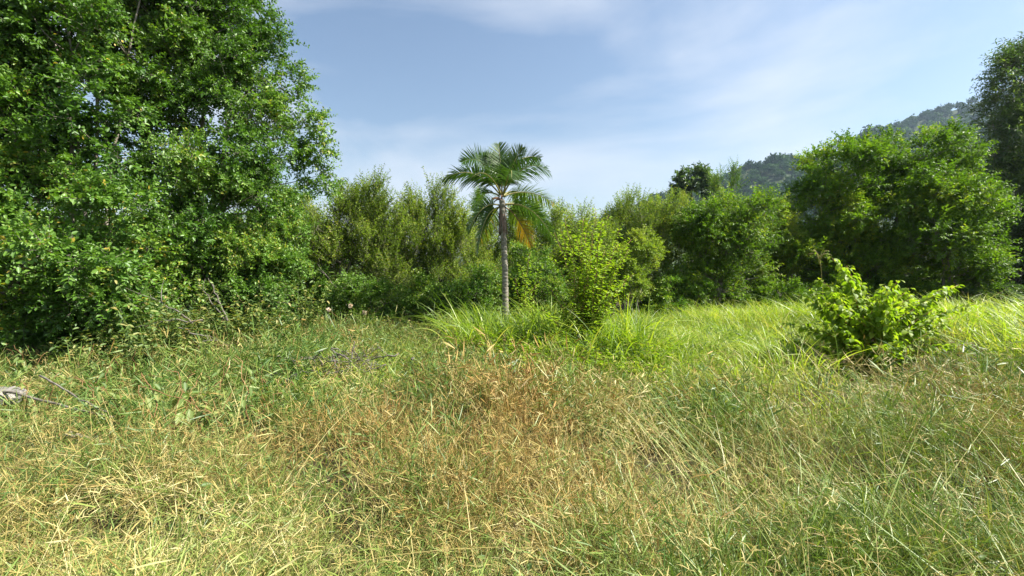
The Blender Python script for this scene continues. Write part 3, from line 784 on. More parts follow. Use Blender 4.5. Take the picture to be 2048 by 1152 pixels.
# ------------------------------------------------------------------ coconut palm
def build_palm():
    rng = np.random.default_rng(70)
    Y = 12.0
    bx, by = G(1011, Y)
    base = np.array([bx, by, float(ground_z(bx, by))])
    root = empty('coconut_palm', base, 'young coconut palm with ringed grey trunk and one yellowing frond', 'palm')
    top = at(1004, 400, Y)
    n = 150
    t = np.linspace(0, 1, n)[:, None]
    pts = (1 - t) * (base - [0, 0, 0.1]) + t * top + np.array([0.05, 0, 0]) * np.sin(t * np.pi) * 0.6
    h = t[:, 0] * (top[2] - base[2])
    rad = 0.080 + 0.055 * np.exp(-h / 0.35)
    ph = (h + 0.012 * np.sin(h * 9)) / 0.098
    saw = ph - np.floor(ph)
    rad = rad * (1 + 0.07 * (1 - saw) - np.where(saw > 0.82, 0.13, 0)) * (1 + 0.02 * rng.normal(size=n))
    V, T = tube(pts, rad, 14)
    tr = mesh_obj('trunk', V, T, MAT['palm_trunk'], root, origin=base)
    # old leaf bases and dry sheaths wrapped round the upper trunk
    axis_at = lambda z: base + (top - base) * ((z - base[2]) / (top[2] - base[2]))
    for k in range(26):
        z1 = top[2] - rng.uniform(0.0, 0.35)
        ln = rng.uniform(0.35, 0.85) if k % 3 else rng.uniform(0.7, 1.0)
        z0 = max(z1 - ln, 2.72 + rng.uniform(-0.12, 0.1))
        a = rng.uniform(0, 6.28)
        m = 9
        zz = np.linspace(z1, z0, m)
        c = np.stack([axis_at(z) for z in zz])
        rr = np.linspace(0.068, 0.098, m) + 0.05 * np.linspace(0, 1, m) ** 3 * rng.random()
        aa = a + np.linspace(0, 0.3, m) * rng.normal()
        hw = np.linspace(0.5, 0.16, m) * rng.uniform(0.4, 1.0)
        vs, ts = [], []
        for s_ in (-1, 0, 1):
            vs.append(c + np.stack([np.cos(aa + s_ * hw), np.sin(aa + s_ * hw), 0 * aa], 1) * (rr + (0.012 if s_ == 0 else 0))[:, None])
        Vs = np.concatenate(vs)
        for i in range(m - 1):
            for s_ in (0, 1):
                p, q = s_ * m + i, (s_ + 1) * m + i
                ts += [[p, q, q + 1], [p, q + 1, p + 1]]
        mesh_obj('dry_sheath', Vs, np.array(ts), MAT['sheath'], root, origin=base, smooth=True)
    s = Y / F_PX / 2.88
    c0 = np.array([415., 440.])
    cz = at(1004, 393, Y)

    def zp(x, y, d):
        return cz + np.array([(x - c0[0]) * s, d, -(y - c0[1]) * s])
    # picture-plane shape of each frond: base, bend, tip, depth of bend, depth of tip, leaflet length, tint, hang
    FR = [((420, 430), (470, 250), (530, 175), -0.1, -0.2, 0.44, 0.38, 0.25), ((402, 490), (300, 470), (240, 650), -0.4, -0.7, 0.46, 0.34, 0.7), ((430, 485), (570, 440), (690, 610), 0.3, 0.6, 0.46, 0.36, 0.7), ((410, 430), (355, 240), (300, 190), 0.1, 0.3, 0.5, 0.38, 0.2), ((415, 430), (412, 270), (393, 128), -0.10, 0.25, 0.50, 0.42, 0.25), ((420, 430), (446, 290), (462, 170), 0.4, 0.9, 0.48, 0.35, 0.25),
          ((422, 425), (480, 160), (640, 195), 0.2, 0.5, 0.52, 0.33, 0.5), ((422, 430), (540, 215), (668, 335), -0.4, -0.8, 0.50, 0.28, 0.9),
          ((425, 440), (560, 365), (728, 455), 0.3, 0.7, 0.50, 0.62, 0.9), ((430, 490), (600, 455), (722, 735), -0.25, -0.5, 0.44, 0.30, 0.9),
          ((430, 500), (505, 525), (582, 722), 0.1, 0.0, 0.42, 0.84, 0.6), ((402, 500), (305, 520), (285, 770), -0.2, -0.5, 0.42, 0.30, 0.8),
          ((405, 430), (255, 250), (108, 372), -0.3, -0.7, 0.52, 0.34, 1.0), ((405, 425), (310, 150), (165, 205), 0.3, 0.8, 0.55, 0.36, 0.3),
          ((410, 430), (320, 240), (225, 430), -0.6, -1.1, 0.50, 0.30, 1.0), ((410, 430), (370, 210), (330, 150), 0.6, 1.0, 0.48, 0.40, 0.2),
          ((420, 440), (475, 260), (470, 400), -0.9, -1.4, 0.48, 0.30, 0.9), ((420, 440), (490, 320), (610, 430), 1.0, 1.7, 0.48, 0.45, 0.8),
          ((400, 440), (300, 330), (220, 470), 1.0, 1.6, 0.48, 0.38, 0.8), ((402, 495), (350, 530), (262, 690), 0.6, 0.9, 0.40, 0.7, 0.9)]
    TW = [0.6, -0.9, 0.9, 0.7, 0.1, 0.2, 0.9, 0.6, 0.6, 1.0, 1.1, -1.0, -0.5, -0.9, -0.3, 0.3, 0.2, 0.4, -0.4, -0.8]
    for fi, (a, b, c, d1, d2, ll, ti, hang) in enumerate(FR):
        p0, p1, p2 = zp(*a, 0.0), zp(*b, d1), zp(*c, d2)
        pts = bez(p0, p1, p2, 22)
        V, T = tube(pts, np.linspace(0.024, 0.004, 22), 5)
        fr = MB().add(V, T, 0.5 if ti < 0.8 else 0.9).build('frond', MAT['rachis'], root, base, True)
        if ti > 0.8:
            fr['label'] = 'yellow-orange dying frond hanging right of the trunk'
        hvec = p2 - p0; hvec[2] = 0
        if np.linalg.norm(hvec[:2]) < 0.35:
            hvec = np.array([0.0, 1.0 if d2 >= 0 else -1.0, 0])
        S = nrm(np.cross(hvec, UP))
        m = 62
        tt = np.linspace(0.16, 0.995, m)
        mb = MB()
        P = np.stack([np.interp(tt, np.linspace(0, 1, 22), pts[:, k]) for k in range(3)], 1)
        Tn = np.stack([np.interp(tt, np.linspace(0, 1, 22), nrm(np.gradient(pts, axis=0))[:, k]) for k in range(3)], 1)
        Tn = nrm(Tn); Nn = nrm(np.cross(S[None], Tn)); Nn = np.where(Nn[:, 2:3] < 0, -Nn, Nn)
        Sv = S[None] * math.cos(TW[fi]) + Nn * math.sin(TW[fi])
        Nn = nrm(np.cross(Sv, Tn)); Nn = np.where(Nn[:, 2:3] < 0, -Nn, Nn)
        prof = np.interp(tt, [0.16, 0.3, 0.5, 0.75, 0.9, 1.0], [0.55, 0.95, 1.0, 0.8, 0.5, 0.22])
        for sg in (-1, 1):
            L = 1.04 * ll * prof * rng.uniform(0.88, 1.1, m)
            sw = 0.45 + 1.0 * tt ** 2
            D = nrm(sg * Sv * 1.0 + Tn * sw[:, None] + Nn * 0.35 + rng.normal(size=(m, 3)) * 0.10)
            u = np.linspace(0, 1, 6)
            hg = 0.6 * hang * rng.uniform(0.4, 1.4, m)
            C = P[:, None] + D[:, None] * (L[:, None] * u)[..., None] - UP * (hg[:, None] * L[:, None] * u ** 2 * 0.75)[..., None]
            wd = np.array([0.5, 1.0, 0.95, 0.75, 0.45, 0.04])[None] * 0.031 * rng.uniform(0.8, 1.15, (m, 1))
            side = nrm(Tn * 1.0 + Nn * 0.25 * sg + rng.normal(size=(m, 3)) * 0.12)
            tn = np.clip(ti + 0.05 * (ti < 0.6) + rng.normal(size=m) * 0.07 + (0.08 * (tt > 0.85) if ti > 0.6 else 0), 0, 1)
            if ti > 0.8:
                tn = np.clip(np.interp(tt, [0.15, 0.45, 0.6, 1], [0.55, 0.74, 0.87, 0.92]) + rng.normal(size=m) * 0.03, 0, 1)
            ribbon_curves(C, wd, side, mb, tn)
        lf = mb.build('leaflets', MAT['palm_leaf'], fr, base)
        lf['kind'] = 'stuff'
    # brown flower-stalk stubs at the crown
    for k in range(5):
        a = rng.uniform(0, 6.28)
        p = cz + np.array([0, 0, -0.12])
        e = p + np.array([math.cos(a) * 0.3, math.sin(a) * 0.3, rng.uniform(-0.1, 0.25)])
        V, T = tube(bez(p, (p + e) / 2 + [0, 0, 0.12], e, 7), np.linspace(0.03, 0.012, 7), 6)
        MB().add(V, T, 1.0).build('stalk_stub', MAT['rachis'], root, base, True)


build_palm()

# ------------------------------------------------------------------ leafy bush with large heart-shaped leaves
def leafy_stems(root, base, tops, rng, stem_mat, per_m, leafL, ratio, r0=0.012, start=0.3, bend=0.3, hang=0.7, tint=(0.2, 0.95)):
    pos, ax, no, L = [], [], [], []
    for top in tops:
        b = base + np.array([rng.normal() * 0.07, rng.normal() * 0.07, -0.05])
        top = np.asarray(top, float)
        mid = (b * 0.5 + top * 0.5) + np.array([(b[0] - top[0]) * bend, (b[1] - top[1]) * bend, 0.18 * (top[2] - b[2])])
        pts = bez(b, mid, top, 10) + np.concatenate([np.zeros((1, 3)), rng.normal(size=(9, 3)) * 0.015])
        V, T = tube(pts, np.linspace(r0, 0.003, 10), 5)
        MB().add(V, T, rng.random()).build('stem', stem_mat, root, base, True)
        ln = np.linalg.norm(np.diff(pts, axis=0), axis=1).sum()
        k = int(ln * (1 - start) * per_m)
        t = start + (1 - start) * (np.arange(k) + rng.random(k) * 0.7) / k
        t = np.clip(t, 0, 1)
        P = np.stack([np.interp(t, np.linspace(0, 1, 10), pts[:, q]) for q in range(3)], 1)
        az = rng.random(k) * 6.28
        out = np.stack([np.cos(az), np.sin(az), 0 * az], 1)
        D = nrm(out + UP * rng.uniform(-0.2, 0.5, (k, 1)))
        P = P + D * leafL * rng.uniform(0.15, 0.7, (k, 1))
        A = nrm(out * rng.uniform(0.4, 1.0, (k, 1)) - UP * hang * rng.uniform(0.2, 1.3, (k, 1)) + rng.normal(size=(k, 3)) * 0.2)
        pos.append(P); ax.append(A); no.append(out * 0.3 + UP * 0.7 + np.array(sun_dir) * 0.7 + rng.normal(size=(k, 3)) * 0.3)
        L.append(leafL * rng.uniform(0.6, 1.2, k) * (1 - 0.3 * t ** 3))
    P = np.concatenate(pos); L = np.concatenate(L)
    return dict(pos=P, ax=np.concatenate(ax), no=np.concatenate(no), L=L, W=L * ratio, tint=rng.uniform(*tint, len(P)))


def build_bush():
    rng = np.random.default_rng(81)
    Y = 6.9
    x, y = G(1752, Y)
    base = np.array([x, y, float(ground_z(x, y))])
    root = empty('heart_leaf_bush', base, 'bright backlit bush with large heart-shaped leaves in the grass on the right', 'bush')
    tops = [at(1665, 520, 7.3), at(1690, 530, 7.5), at(1640, 560, 7.2), at(1612, 575, 7.4), at(1720, 560, 7.4), at(1760, 590, 7.2), at(1800, 590, 7.5),
            at(1818, 575, 7.3), at(1850, 600, 7.2), at(1895, 575, 7.4), at(1915, 568, 7.6), at(1880, 610, 7.0), at(1740, 620, 6.7), at(1680, 610, 6.6), at(1640, 640, 6.7),
            at(1800, 640, 6.6), at(1860, 650, 6.7), at(1620, 610, 7.8), at(1780, 600, 8.0), at(1700, 580, 8.0), at(1840, 600, 8.0), at(1605, 650, 7.0), at(1895, 650, 7.1), at(1640, 690, 6.6), at(1700, 690, 6.4), at(1760, 690, 6.3), at(1820, 695, 6.4), at(1880, 690, 6.6), at(1660, 570, 7.2), at(1700, 550, 7.3), at(1600, 590, 7.3), at(1880, 590, 7.3), at(1780, 640, 6.5)]
    for k in range(48):
        a_ = rng.random() * 6.28; q_ = math.sqrt(rng.random())
        tops.append(base + np.array([math.cos(a_) * 1.55 * q_, math.sin(a_) * 0.85 * q_, 0.25 + 1.15 * rng.random() * (1.2 - 0.4 * q_)]))
    lv = leafy_stems(root, base, tops, rng, MAT['stem_red'], 70, 0.108, 0.8, r0=0.007, start=0.05, hang=0.5)
    lv = loose_leaves(root, base, lv, MAT['leaf_bright'], rng, 300, shape='heart')
    HV, HT = heart_leaf(0.8)
    axn = nrm(lv['ax']); sd = nrm(np.cross(axn, lv['no'])); no = np.cross(sd, axn)
    V = lv['pos'][:, None] + lv['L'][:, None, None] * (HV[None, :, 0:1] * sd[:, None] + HV[None, :, 1:2] * axn[:, None] + HV[None, :, 2:3] * no[:, None])
    N = len(V)
    T = (np.arange(N)[:, None, None] * len(HV) + HT[None]).reshape(-1, 3)
    o = MB().add(V.reshape(-1, 3), T, np.repeat(lv['tint'], len(HV))).build('foliage', MAT['leaf_bright'], root, base, True)
    o['kind'] = 'stuff'


build_bush()


def build_sapling():
    rng = np.random.default_rng(82)
    for (px, Y, label, tops, n) in [
        (1172, 8.5, 'fresh green sapling shrub rising from the tall grass right of the palm',
         [(1118, 490), (1140, 505), (1165, 470), (1195, 452), (1205, 480), (1235, 520), (1258, 535), (1100, 545), (1108, 500), (1128, 470), (1240, 490), (1215, 465), (1150, 560), (1215, 560), (1180, 540), (1110, 610), (1250, 600), (1262, 512), (1175, 610), (1205, 620), (1090, 600), (1265, 580), (1140, 640), (1230, 645), (1185, 500), (1160, 650), (1100, 650)], 300),
        (1050, 11.2, 'thin pale green sapling close to the palm trunk', [(1040, 560), (1060, 540), (1085, 560), (1030, 590), (1072, 600)], 90)]:
        x, y = G(px, Y)
        base = np.array([x, y, float(ground_z(x, y))])
        root = empty('sapling', base, label, 'sapling')
        if n == 300:
            for _ in range(30):
                v_ = rng.random() ** 0.8
                tops = tops + [(1175 + rng.uniform(-1, 1) * (45 + 95 * v_), 490 + 205 * v_)]
        lv = leafy_stems(root, base, [at(a, b - 34, Y + rng.normal() * 0.35) for a, b in tops], rng, MAT['stem_red'], 50, 0.095, 0.5, r0=0.005, start=0.2, bend=0.15, hang=-0.1, tint=(0.35, 0.95))
        lv = loose_leaves(root, base, lv, MAT['leaf_sapling'], rng, n)
        if len(lv['pos']):
            o = MB().add(*leaf_geo(lv['pos'], lv['ax'], lv['no'], lv['L'], lv['W'], lv['tint'], rng, 'leaf')).build('foliage', MAT['leaf_sapling'], root, base)
            o['kind'] = 'stuff'


build_sapling()

# ------------------------------------------------------------------ meadow
def gauss(x, y, px, py, r, z=0.3):
    c = on_ground(px, py, z)
    return np.exp(-((x - c[0]) ** 2 + (y - c[1]) ** 2) / (r * r))


def canopy_h(x, y):
    h = 0.08 + 0.46 * value_noise(x, y, 0.75, 31) ** 1.3 + 0.22 * value_noise(x, y, 0.24, 47)
    h = h + 0.34 * gauss(x, y, 1080, 790, 0.8) + 0.25 * gauss(x, y, 560, 720, 0.9) + 0.25 * gauss(x, y, 1900, 830, 0.7) - 0.2 * gauss(x, y, 1330, 900, 0.4) - 0.18 * gauss(x, y, 480, 880, 0.4) + 0.15 * gauss(x, y, 1150, 830, 0.6) - 0.32 * gauss(x, y, 760, 905, 0.45) - 0.10 * gauss(x, y, 860, 880, 0.3)
    h = h + 0.20 * gauss(x, y, 1750, 880, 0.8) - 0.26 * gauss(x, y, 1600, 960, 0.4) - 0.24 * gauss(x, y, 1830, 970, 0.35) - 0.12 * gauss(x, y, 180, 850, 0.4)
    h = h + 0.20 * gauss(x, y, 450, 740, 1.2) - 0.24 * gauss(x, y, 690, 755, 0.6) - 0.15 * gauss(x, y, 110, 810, 0.6)
    h = h * np.interp(y, [1.0, 3.2], [0.62, 1.0])
    h = h - 0.35 * np.exp(-((x - 5.0) ** 2 / 2.6 + (y - 5.9) ** 2 / 1.2))
    return np.clip(h, 0.07, 1.0)


def meadow_points(n, rng, d0=1.05, d1=15.0):
    d = np.exp(rng.uniform(math.log(d0), math.log(d1), n))
    u = rng.uniform(-1, 1, n)
    return u * (1.18 * d + 0.8), d


def make_tufts(mat, seed, leafL, leafW, stems, leaves, lean, tints=(0.12, 0.35, 0.58, 0.82), variants=4):
    """small sprawling grass tufts about 0.36 m tall as vertex arrays"""
    rng = np.random.default_rng(seed)
    c = []
    for tb in tints:
        for _ in range(variants):
            N = stems
            az = rng.random(N) * 6.28
            hx = np.stack([np.cos(az), np.sin(az), 0 * az], 1)
            B = np.concatenate([rng.normal(size=(N, 2)) * 0.06, np.full((N, 1), -0.03)], 1)
            H = 0.36 * rng.uniform(0.45, 1.25, N); ln = rng.uniform(*lean, N)
            k = 4
            u = np.linspace(0, 1, k)
            P = B[:, None] + UP * (H[:, None] * (u * 1.2 - 0.25 * u ** 2.5 * ln[:, None]))[..., None] + hx[:, None] * (H[:, None] * ln[:, None] * u ** 1.5)[..., None]
            P[:, 1:] += rng.normal(size=(N, k - 1, 3)) * 0.012
            mb = MB()
            sd = nrm(np.cross(hx, UP) + rng.normal(size=(N, 3)) * 0.4)
            ti = np.clip(tb + rng.normal(size=N) * 0.12, 0, 1)
            ribbon_curves(P, np.linspace(1, 0.4, k)[None] * np.full((N, 1), 0.0030), sd, mb, np.clip(ti + 0.1, 0, 1))
            t = rng.uniform(0.42, 1.0, (N, leaves)); t[:, -1] = 0.99
            f = t * (k - 1); i0 = np.clip(np.floor(f).astype(int), 0, k - 2); w = (f - i0)[..., None]
            r_ = np.arange(N)[:, None]
            LP = P[r_, i0] * (1 - w) + P[r_, i0 + 1] * w
            a2 = rng.random((N, leaves)) * 6.28
            el = rng.normal(0.5, 0.45, (N, leaves))
            A = np.stack([np.cos(a2) * np.cos(el), np.sin(a2) * np.cos(el), np.sin(el)], -1) + hx[:, None] * 0.25
            L = rng.uniform(*leafL, N * leaves); W = leafW * rng.uniform(0.55, 1.3, N * leaves)
            V, T, C = leaf_geo(LP.reshape(-1, 3), A.reshape(-1, 3), UP * 0.5 + rng.normal(size=(N * leaves, 3)) * 0.6, L, W,
                               np.clip(np.repeat(ti, leaves) + rng.normal(size=N * leaves) * 0.16, 0, 1), rng, 'blade', droop=0.06)
            mb.add(V, T, C)
            c.append((np.concatenate(mb.V), np.concatenate(mb.T), np.concatenate(mb.C)))
    return c, variants, len(tints)


def sprawl(n, rng, mat, name, label, weight, leaves=5, leafL=(0.055, 0.135), leafW=0.0046, stems=11, lean=(0.3, 1.2), d1=15.0):
    X, Yd = meadow_points(n, rng, d1=d1)
    gaps = np.clip(2.1 * value_noise(X, Yd, 0.24, 47) - 0.25, 0.12, 1) * np.clip(1.9 * value_noise(X, Yd, 0.6, 48) - 0.1, 0.35, 1)
    keep = rng.random(n) < weight(X, Yd) * gaps
    X, Yd = X[keep], Yd[keep]
    N = len(X)
    near, nv, nt_ = make_tufts(mat, len(name) * 7 + 1, leafL, leafW, stems, leaves, lean)
    far, _, _ = make_tufts(mat, len(name) * 7 + 2, [q * 1.15 for q in leafL], leafW * 1.7, stems - 1, leaves, lean)
    az = rng.random(N) * 6.28
    tl = rng.normal(size=(N, 2)) * 0.22
    hf = np.clip(canopy_h(X, Yd) / 0.36 * rng.uniform(0.75, 1.2, N), 0.25, 2.2)
    sx = rng.uniform(0.8, 1.2, N) * (0.6 + 0.4 * hf)
    size = np.stack([sx, sx, hf], 1)
    tc_ = np.clip(value_noise(X, Yd, 0.55, 44) * 0.75 + value_noise(X, Yd, 2.0, 45) * 0.35 - 0.05, 0, 0.999)
    pick = np.clip((tc_ * nt_ + rng.normal(size=N) * 0.6).astype(int), 0, nt_ - 1) * nv + rng.integers(0, nv, N)
    pos = np.stack([X, Yd, ground_z(X, Yd)], 1)
    ca, sa = np.cos(az), np.sin(az)
    mb = MB()
    for lib, sel in ((near, Yd < 4.2), (far, Yd >= 4.2)):
        for q in range(nv * nt_):
            k = np.nonzero((pick == q) & sel)[0]
            if not len(k):
                continue
            V0, T0, C0 = lib[q]
            V = V0[None] * size[k][:, None]
            x = V[..., 0] * ca[k][:, None] - V[..., 1] * sa[k][:, None] + V[..., 2] * tl[k, 0:1]
            y = V[..., 0] * sa[k][:, None] + V[..., 1] * ca[k][:, None] + V[..., 2] * tl[k, 1:2]
            V = np.stack([x, y, V[..., 2]], -1) + pos[k][:, None]
            T = np.arange(len(k))[:, None, None] * len(V0) + T0[None]
            mb.add(V.reshape(-1, 3), T.reshape(-1, 3), np.tile(C0, len(k)))
    o = mb.build(name, MAT[mat])
    tag(o, label, 'grass', kind='stuff')
    return o


def left_shade(x, y):
    """1 on open ground, 0 below the left trees and beyond the far hedge"""
    edge = np.interp(x, [-14, -8, -5.4, -4, -1.5, 1, 3, 20], [7.6, 7.9, 8.6, 11.5, 12.0, 12.0, 15, 15])
    return np.clip((edge + 0.4 - y) / 0.8, 0, 1)


def dryness(x, y):
    d = 0.33 + 1.0 * (value_noise(x, y, 1.1, 51) - 0.5) + 0.5 * (value_noise(x, y, 0.45, 52) - 0.5)
    d = d + 0.35 * gauss(x, y, 1000, 850, 1.3) + 0.25 * gauss(x, y, 1300, 900, 0.9) + 0.30 * gauss(x, y, 600, 880, 1.0) + 0.25 * gauss(x, y, 150, 950, 0.9)
    d = d + 0.25 * gauss(x, y, 1250, 1050, 0.7) - 0.35 * gauss(x, y, 1450, 700, 2.2) - 0.25 * gauss(x, y, 1900, 1000, 0.9) - 0.35 * gauss(x, y, 1200, 760, 0.6)
    d = d - 0.25 * gauss(x, y, 1900, 740, 1.8) - 0.30 * gauss(x, y, 350, 760, 1.6) - 0.2 * gauss(x, y, 1700, 880, 1.2)
    return np.clip(d, 0.05, 0.95)


def rustiness(x, y):
    r = 0.5 * np.clip(value_noise(x, y, 0.7, 61) - 0.55, 0, 1)
    r = r + 0.38 * gauss(x, y, 1000, 850, 1.2) + 0.55 * gauss(x, y, 780, 880, 0.5) + 0.35 * gauss(x, y, 1380, 760, 0.9) + 0.25 * gauss(x, y, 620, 680, 1.6) + 0.35 * gauss(x, y, 1100, 1000, 0.5)
    return np.clip(r, 0, 1)


rg = np.random.default_rng(90)
tall_zone = lambda x, y: 1 / (1 + np.exp(-(y - np.interp(x, [-3, -0.6, 0.5, 2.2, 4, 8, 12], [30, 8.6, 7.6, 7.6, 7.2, 7.5, 6.5])) * 2.0))
sprawl(13000, rg, 'grass_green', 'green_grass', 'tangled green grass covering the meadow between the dry straw', lambda x, y: (1 - dryness(x, y)) * left_shade(x, y) * (1 - 0.3 * tall_zone(x, y)))
sprawl(10000, rg, 'grass_dry', 'dry_grass', 'tangled straw-coloured dry grass spread over the foreground meadow', lambda x, y: dryness(x, y) * left_shade(x, y) * (1 - 0.7 * tall_zone(x, y)), leafL=(0.045, 0.11), leafW=0.0040, lean=(0.4, 1.4))
sprawl(11500, rg, 'grass_rust', 'rusty_grass', 'patches of rusty orange withered grass in the middle of the meadow', lambda x, y: rustiness(x, y) * left_shade(x, y) * (1 - 0.8 * tall_zone(x, y)), leafL=(0.04, 0.10), leafW=0.0042, lean=(0.3, 1.3))


def tall_grass(N, region, height, mat, name, label, rng, width=0.016, arch=(0.2, 0.75), tint=(0.1, 1.0), tilt=0.35, lean_az=None, hvar=(0.35, 1.2)):
    X, Y = region(N, rng)
    N = len(X)
    az = rng.random(N) * 6.28 if lean_az is None else rng.normal(lean_az, 1.25, N)
    hx = np.stack([np.cos(az), np.sin(az), 0 * az], 1)
    H = height(X, Y) * rng.uniform(*hvar, N)
    B = np.stack([X, Y, ground_z(X, Y) - 0.02], 1)
    k = 8
    u = np.linspace(0, 1, k)
    ti = np.abs(rng.normal(0, tilt, N)); ar = rng.uniform(*arch, N)
    P = B[:, None] + UP * (H[:, None] * (u - (0.32 + 0.25 * ar[:, None]) * ar[:, None] * u ** 3.2))[..., None] + hx[:, None] * (H[:, None] * (ti[:, None] * u + ar[:, None] * 0.75 * u ** 2.4))[..., None]
    sd = nrm(np.cross(hx, UP) + rng.normal(size=(N, 3)) * 0.35)
    wd = np.array([0.6, 0.9, 1, 1, 0.9, 0.7, 0.4, 0.05])[None] * width * rng.uniform(0.6, 1.3, (N, 1))
    mb = MB()
    t = np.clip(rng.uniform(*tint, N) + (value_noise(X, Y, 0.6, 71) - 0.5) * 0.4, 0, 1)
    ribbon_curves(P, wd, sd, mb, t)
    o = mb.build(name, MAT[mat])
    return o


def tufts(boxes, per=18, spread=0.16):
    """blades gathered in tufts inside boxes (x0,x1,y0,y1,weight)"""
    def f(N, rng):
        b = np.asarray(boxes, float)
        n = N // per
        i = rng.choice(len(b), n, p=b[:, 4] / b[:, 4].sum())
        cx = rng.uniform(b[i, 0], b[i, 1]); cy = rng.uniform(b[i, 2], b[i, 3])
        return np.repeat(cx, per) + rng.normal(size=n * per) * spread, np.repeat(cy, per) + rng.normal(size=n * per) * spread
    return f


o = tall_grass(19000, tufts([(2.2, 5.2, 8.0, 12, 3), (4.5, 9.5, 9, 14, 4), (2.5, 9, 12, 16.5, 3), (2.4, 4.6, 6.4, 8.6, 1.5)], per=9, spread=0.2), lambda x, y: 0.42 + 0.5 * value_noise(x, y, 0.9, 72), 'grass_tall', 'tall_meadow_grass', '', rg, 0.013, arch=(0.25, 1.0), tilt=0.5)
tag(o, 'bright yellow-green long grass in the sunlit strip before the right trees', 'grass', kind='stuff')
o = tall_grass(9000, tufts([(8.2, 13.5, 6.2, 11.5, 3), (7.6, 12, 9, 13, 2), (7.9, 9.5, 5.2, 7, 1)], per=10, spread=0.2), lambda x, y: 0.62 + 0.5 * value_noise(x, y, 0.9, 73), 'grass_tall', 'bank_grass', '', rg, 0.014, lean_az=2.6, tilt=0.55)
tag(o, 'tall pale green grass leaning on the low bank at the right edge', 'grass', kind='stuff')
o = tall_grass(3600, tufts([(-1.0, 1.2, 8.0, 10.8, 3), (0.6, 2.4, 7.2, 9.4, 4), (-1.6, 0.2, 9.5, 11.6, 1)], per=7, spread=0.13), lambda x, y: 0.70 + 0.80 * value_noise(x, y, 0.7, 74), 'grass_tall', 'reed_grass', '', rg, 0.018, arch=(0.3, 1.05), tilt=0.35, tint=(-0.2, 0.9))
tag(o, 'arching reed-like grass clump in front of the palm foot', 'grass', kind='stuff')
o = tall_grass(2600, tufts([(-11, -6.2, 6.6, 8.2, 3), (-6.5, -1.2, 8.8, 11.5, 3)], per=6), lambda x, y: 0.42 + 0.35 * value_noise(x, y, 0.8, 75), 'grass_green', 'edge_grass', '', rg, 0.014, tint=(0.3, 1))
tag(o, 'ragged grass along the foot of the left trees', 'grass', kind='stuff')
o = tall_grass(4200, tufts([(-3.0, 2.8, 5.2, 8.5, 4), (2, 4.3, 4.6, 7.5, 2), (7.4, 8.6, 5.0, 7, 0.7), (-5, -2, 7, 10, 1)], per=5, spread=0.15), lambda x, y: 0.38 + 0.35 * value_noise(x, y, 0.7, 77), 'grass_tall', 'mid_height_grass', '', rg, 0.010, arch=(0.2, 1.0), tilt=0.5, tint=(0.2, 1.1))
tag(o, 'knee-high mixed grass between the meadow and the tall stand', 'grass', kind='stuff')
# long pale seed stalks lying over the foreground
o = tall_grass(1300, tufts([(1.0, 4.2, 1.4, 4.5, 4), (-3.5, 1, 1.6, 4.5, 2), (3, 7, 3.5, 7, 3)], per=5, spread=0.2), lambda x, y: 0.55 + 0.25 * value_noise(x, y, 0.8, 76), 'grass_dry', 'seed_stalks', '', rg, 0.0045, arch=(0.1, 0.5), tilt=0.8, tint=(0.5, 1))
tag(o, 'long thin pale grass stalks standing over the meadow', 'grass', kind='stuff')
o = tall_grass(600, tufts([(0.9, 3.2, 1.3, 3.4, 5), (2.2, 5, 3, 5, 2)], per=9, spread=0.12), lambda x, y: 0.60 + 0.3 * value_noise(x, y, 0.6, 78), 'grass_green', 'leaning_grass', '', rg, 0.0055, arch=(0.1, 0.4), tilt=1.1, tint=(0.5, 1.1), lean_az=2.5)
tag(o, 'long pale green grass leaning to the left in the right foreground', 'grass', kind='stuff')

def seed_heads(N, rng):
    X, Y = meadow_points(N, rng, 1.4, 7.0)
    h = canopy_h(X, Y) + rng.uniform(0.05, 0.28, N)
    az = rng.random(N) * 6.28
    hx = np.stack([np.cos(az), np.sin(az), 0 * az], 1)
    B = np.stack([X, Y, ground_z(X, Y)], 1)
    u = np.linspace(0, 1, 5)
    P = B[:, None] + UP * (h[:, None] * u)[..., None] + hx[:, None] * (h[:, None] * rng.uniform(0.1, 0.7, (N, 1)) * u ** 1.8)[..., None]
    mb = MB()
    ti = rng.uniform(0.15, 0.9, N)
    ribbon_curves(P, np.full((N, 5), 0.0024), nrm(np.cross(hx, UP) + rng.normal(size=(N, 3)) * 0.3), mb, ti)
    q = 5
    a2 = rng.random((N, 1)) * 6.28 + np.arange(q) * 1.2566 + rng.normal(size=(N, q)) * 0.2
    el = rng.normal(0.45, 0.35, (N, q))
    A = np.stack([np.cos(a2) * np.cos(el), np.sin(a2) * np.cos(el), np.sin(el)], -1).reshape(-1, 3)
    mb.add(*leaf_geo(np.repeat(P[:, -1], q, 0), A, UP + rng.normal(size=(N * q, 3)) * 0.4, rng.uniform(0.035, 0.075, N * q), np.full(N * q, 0.0042), np.repeat(ti, q), rng, 'blade', droop=0.2))
    o = mb.build('seed_heads', MAT['grass_dry'])
    tag(o, 'thin stalks with star-shaped straw seed heads above the near meadow', 'grass', kind='stuff')


seed_heads(1500, rg)

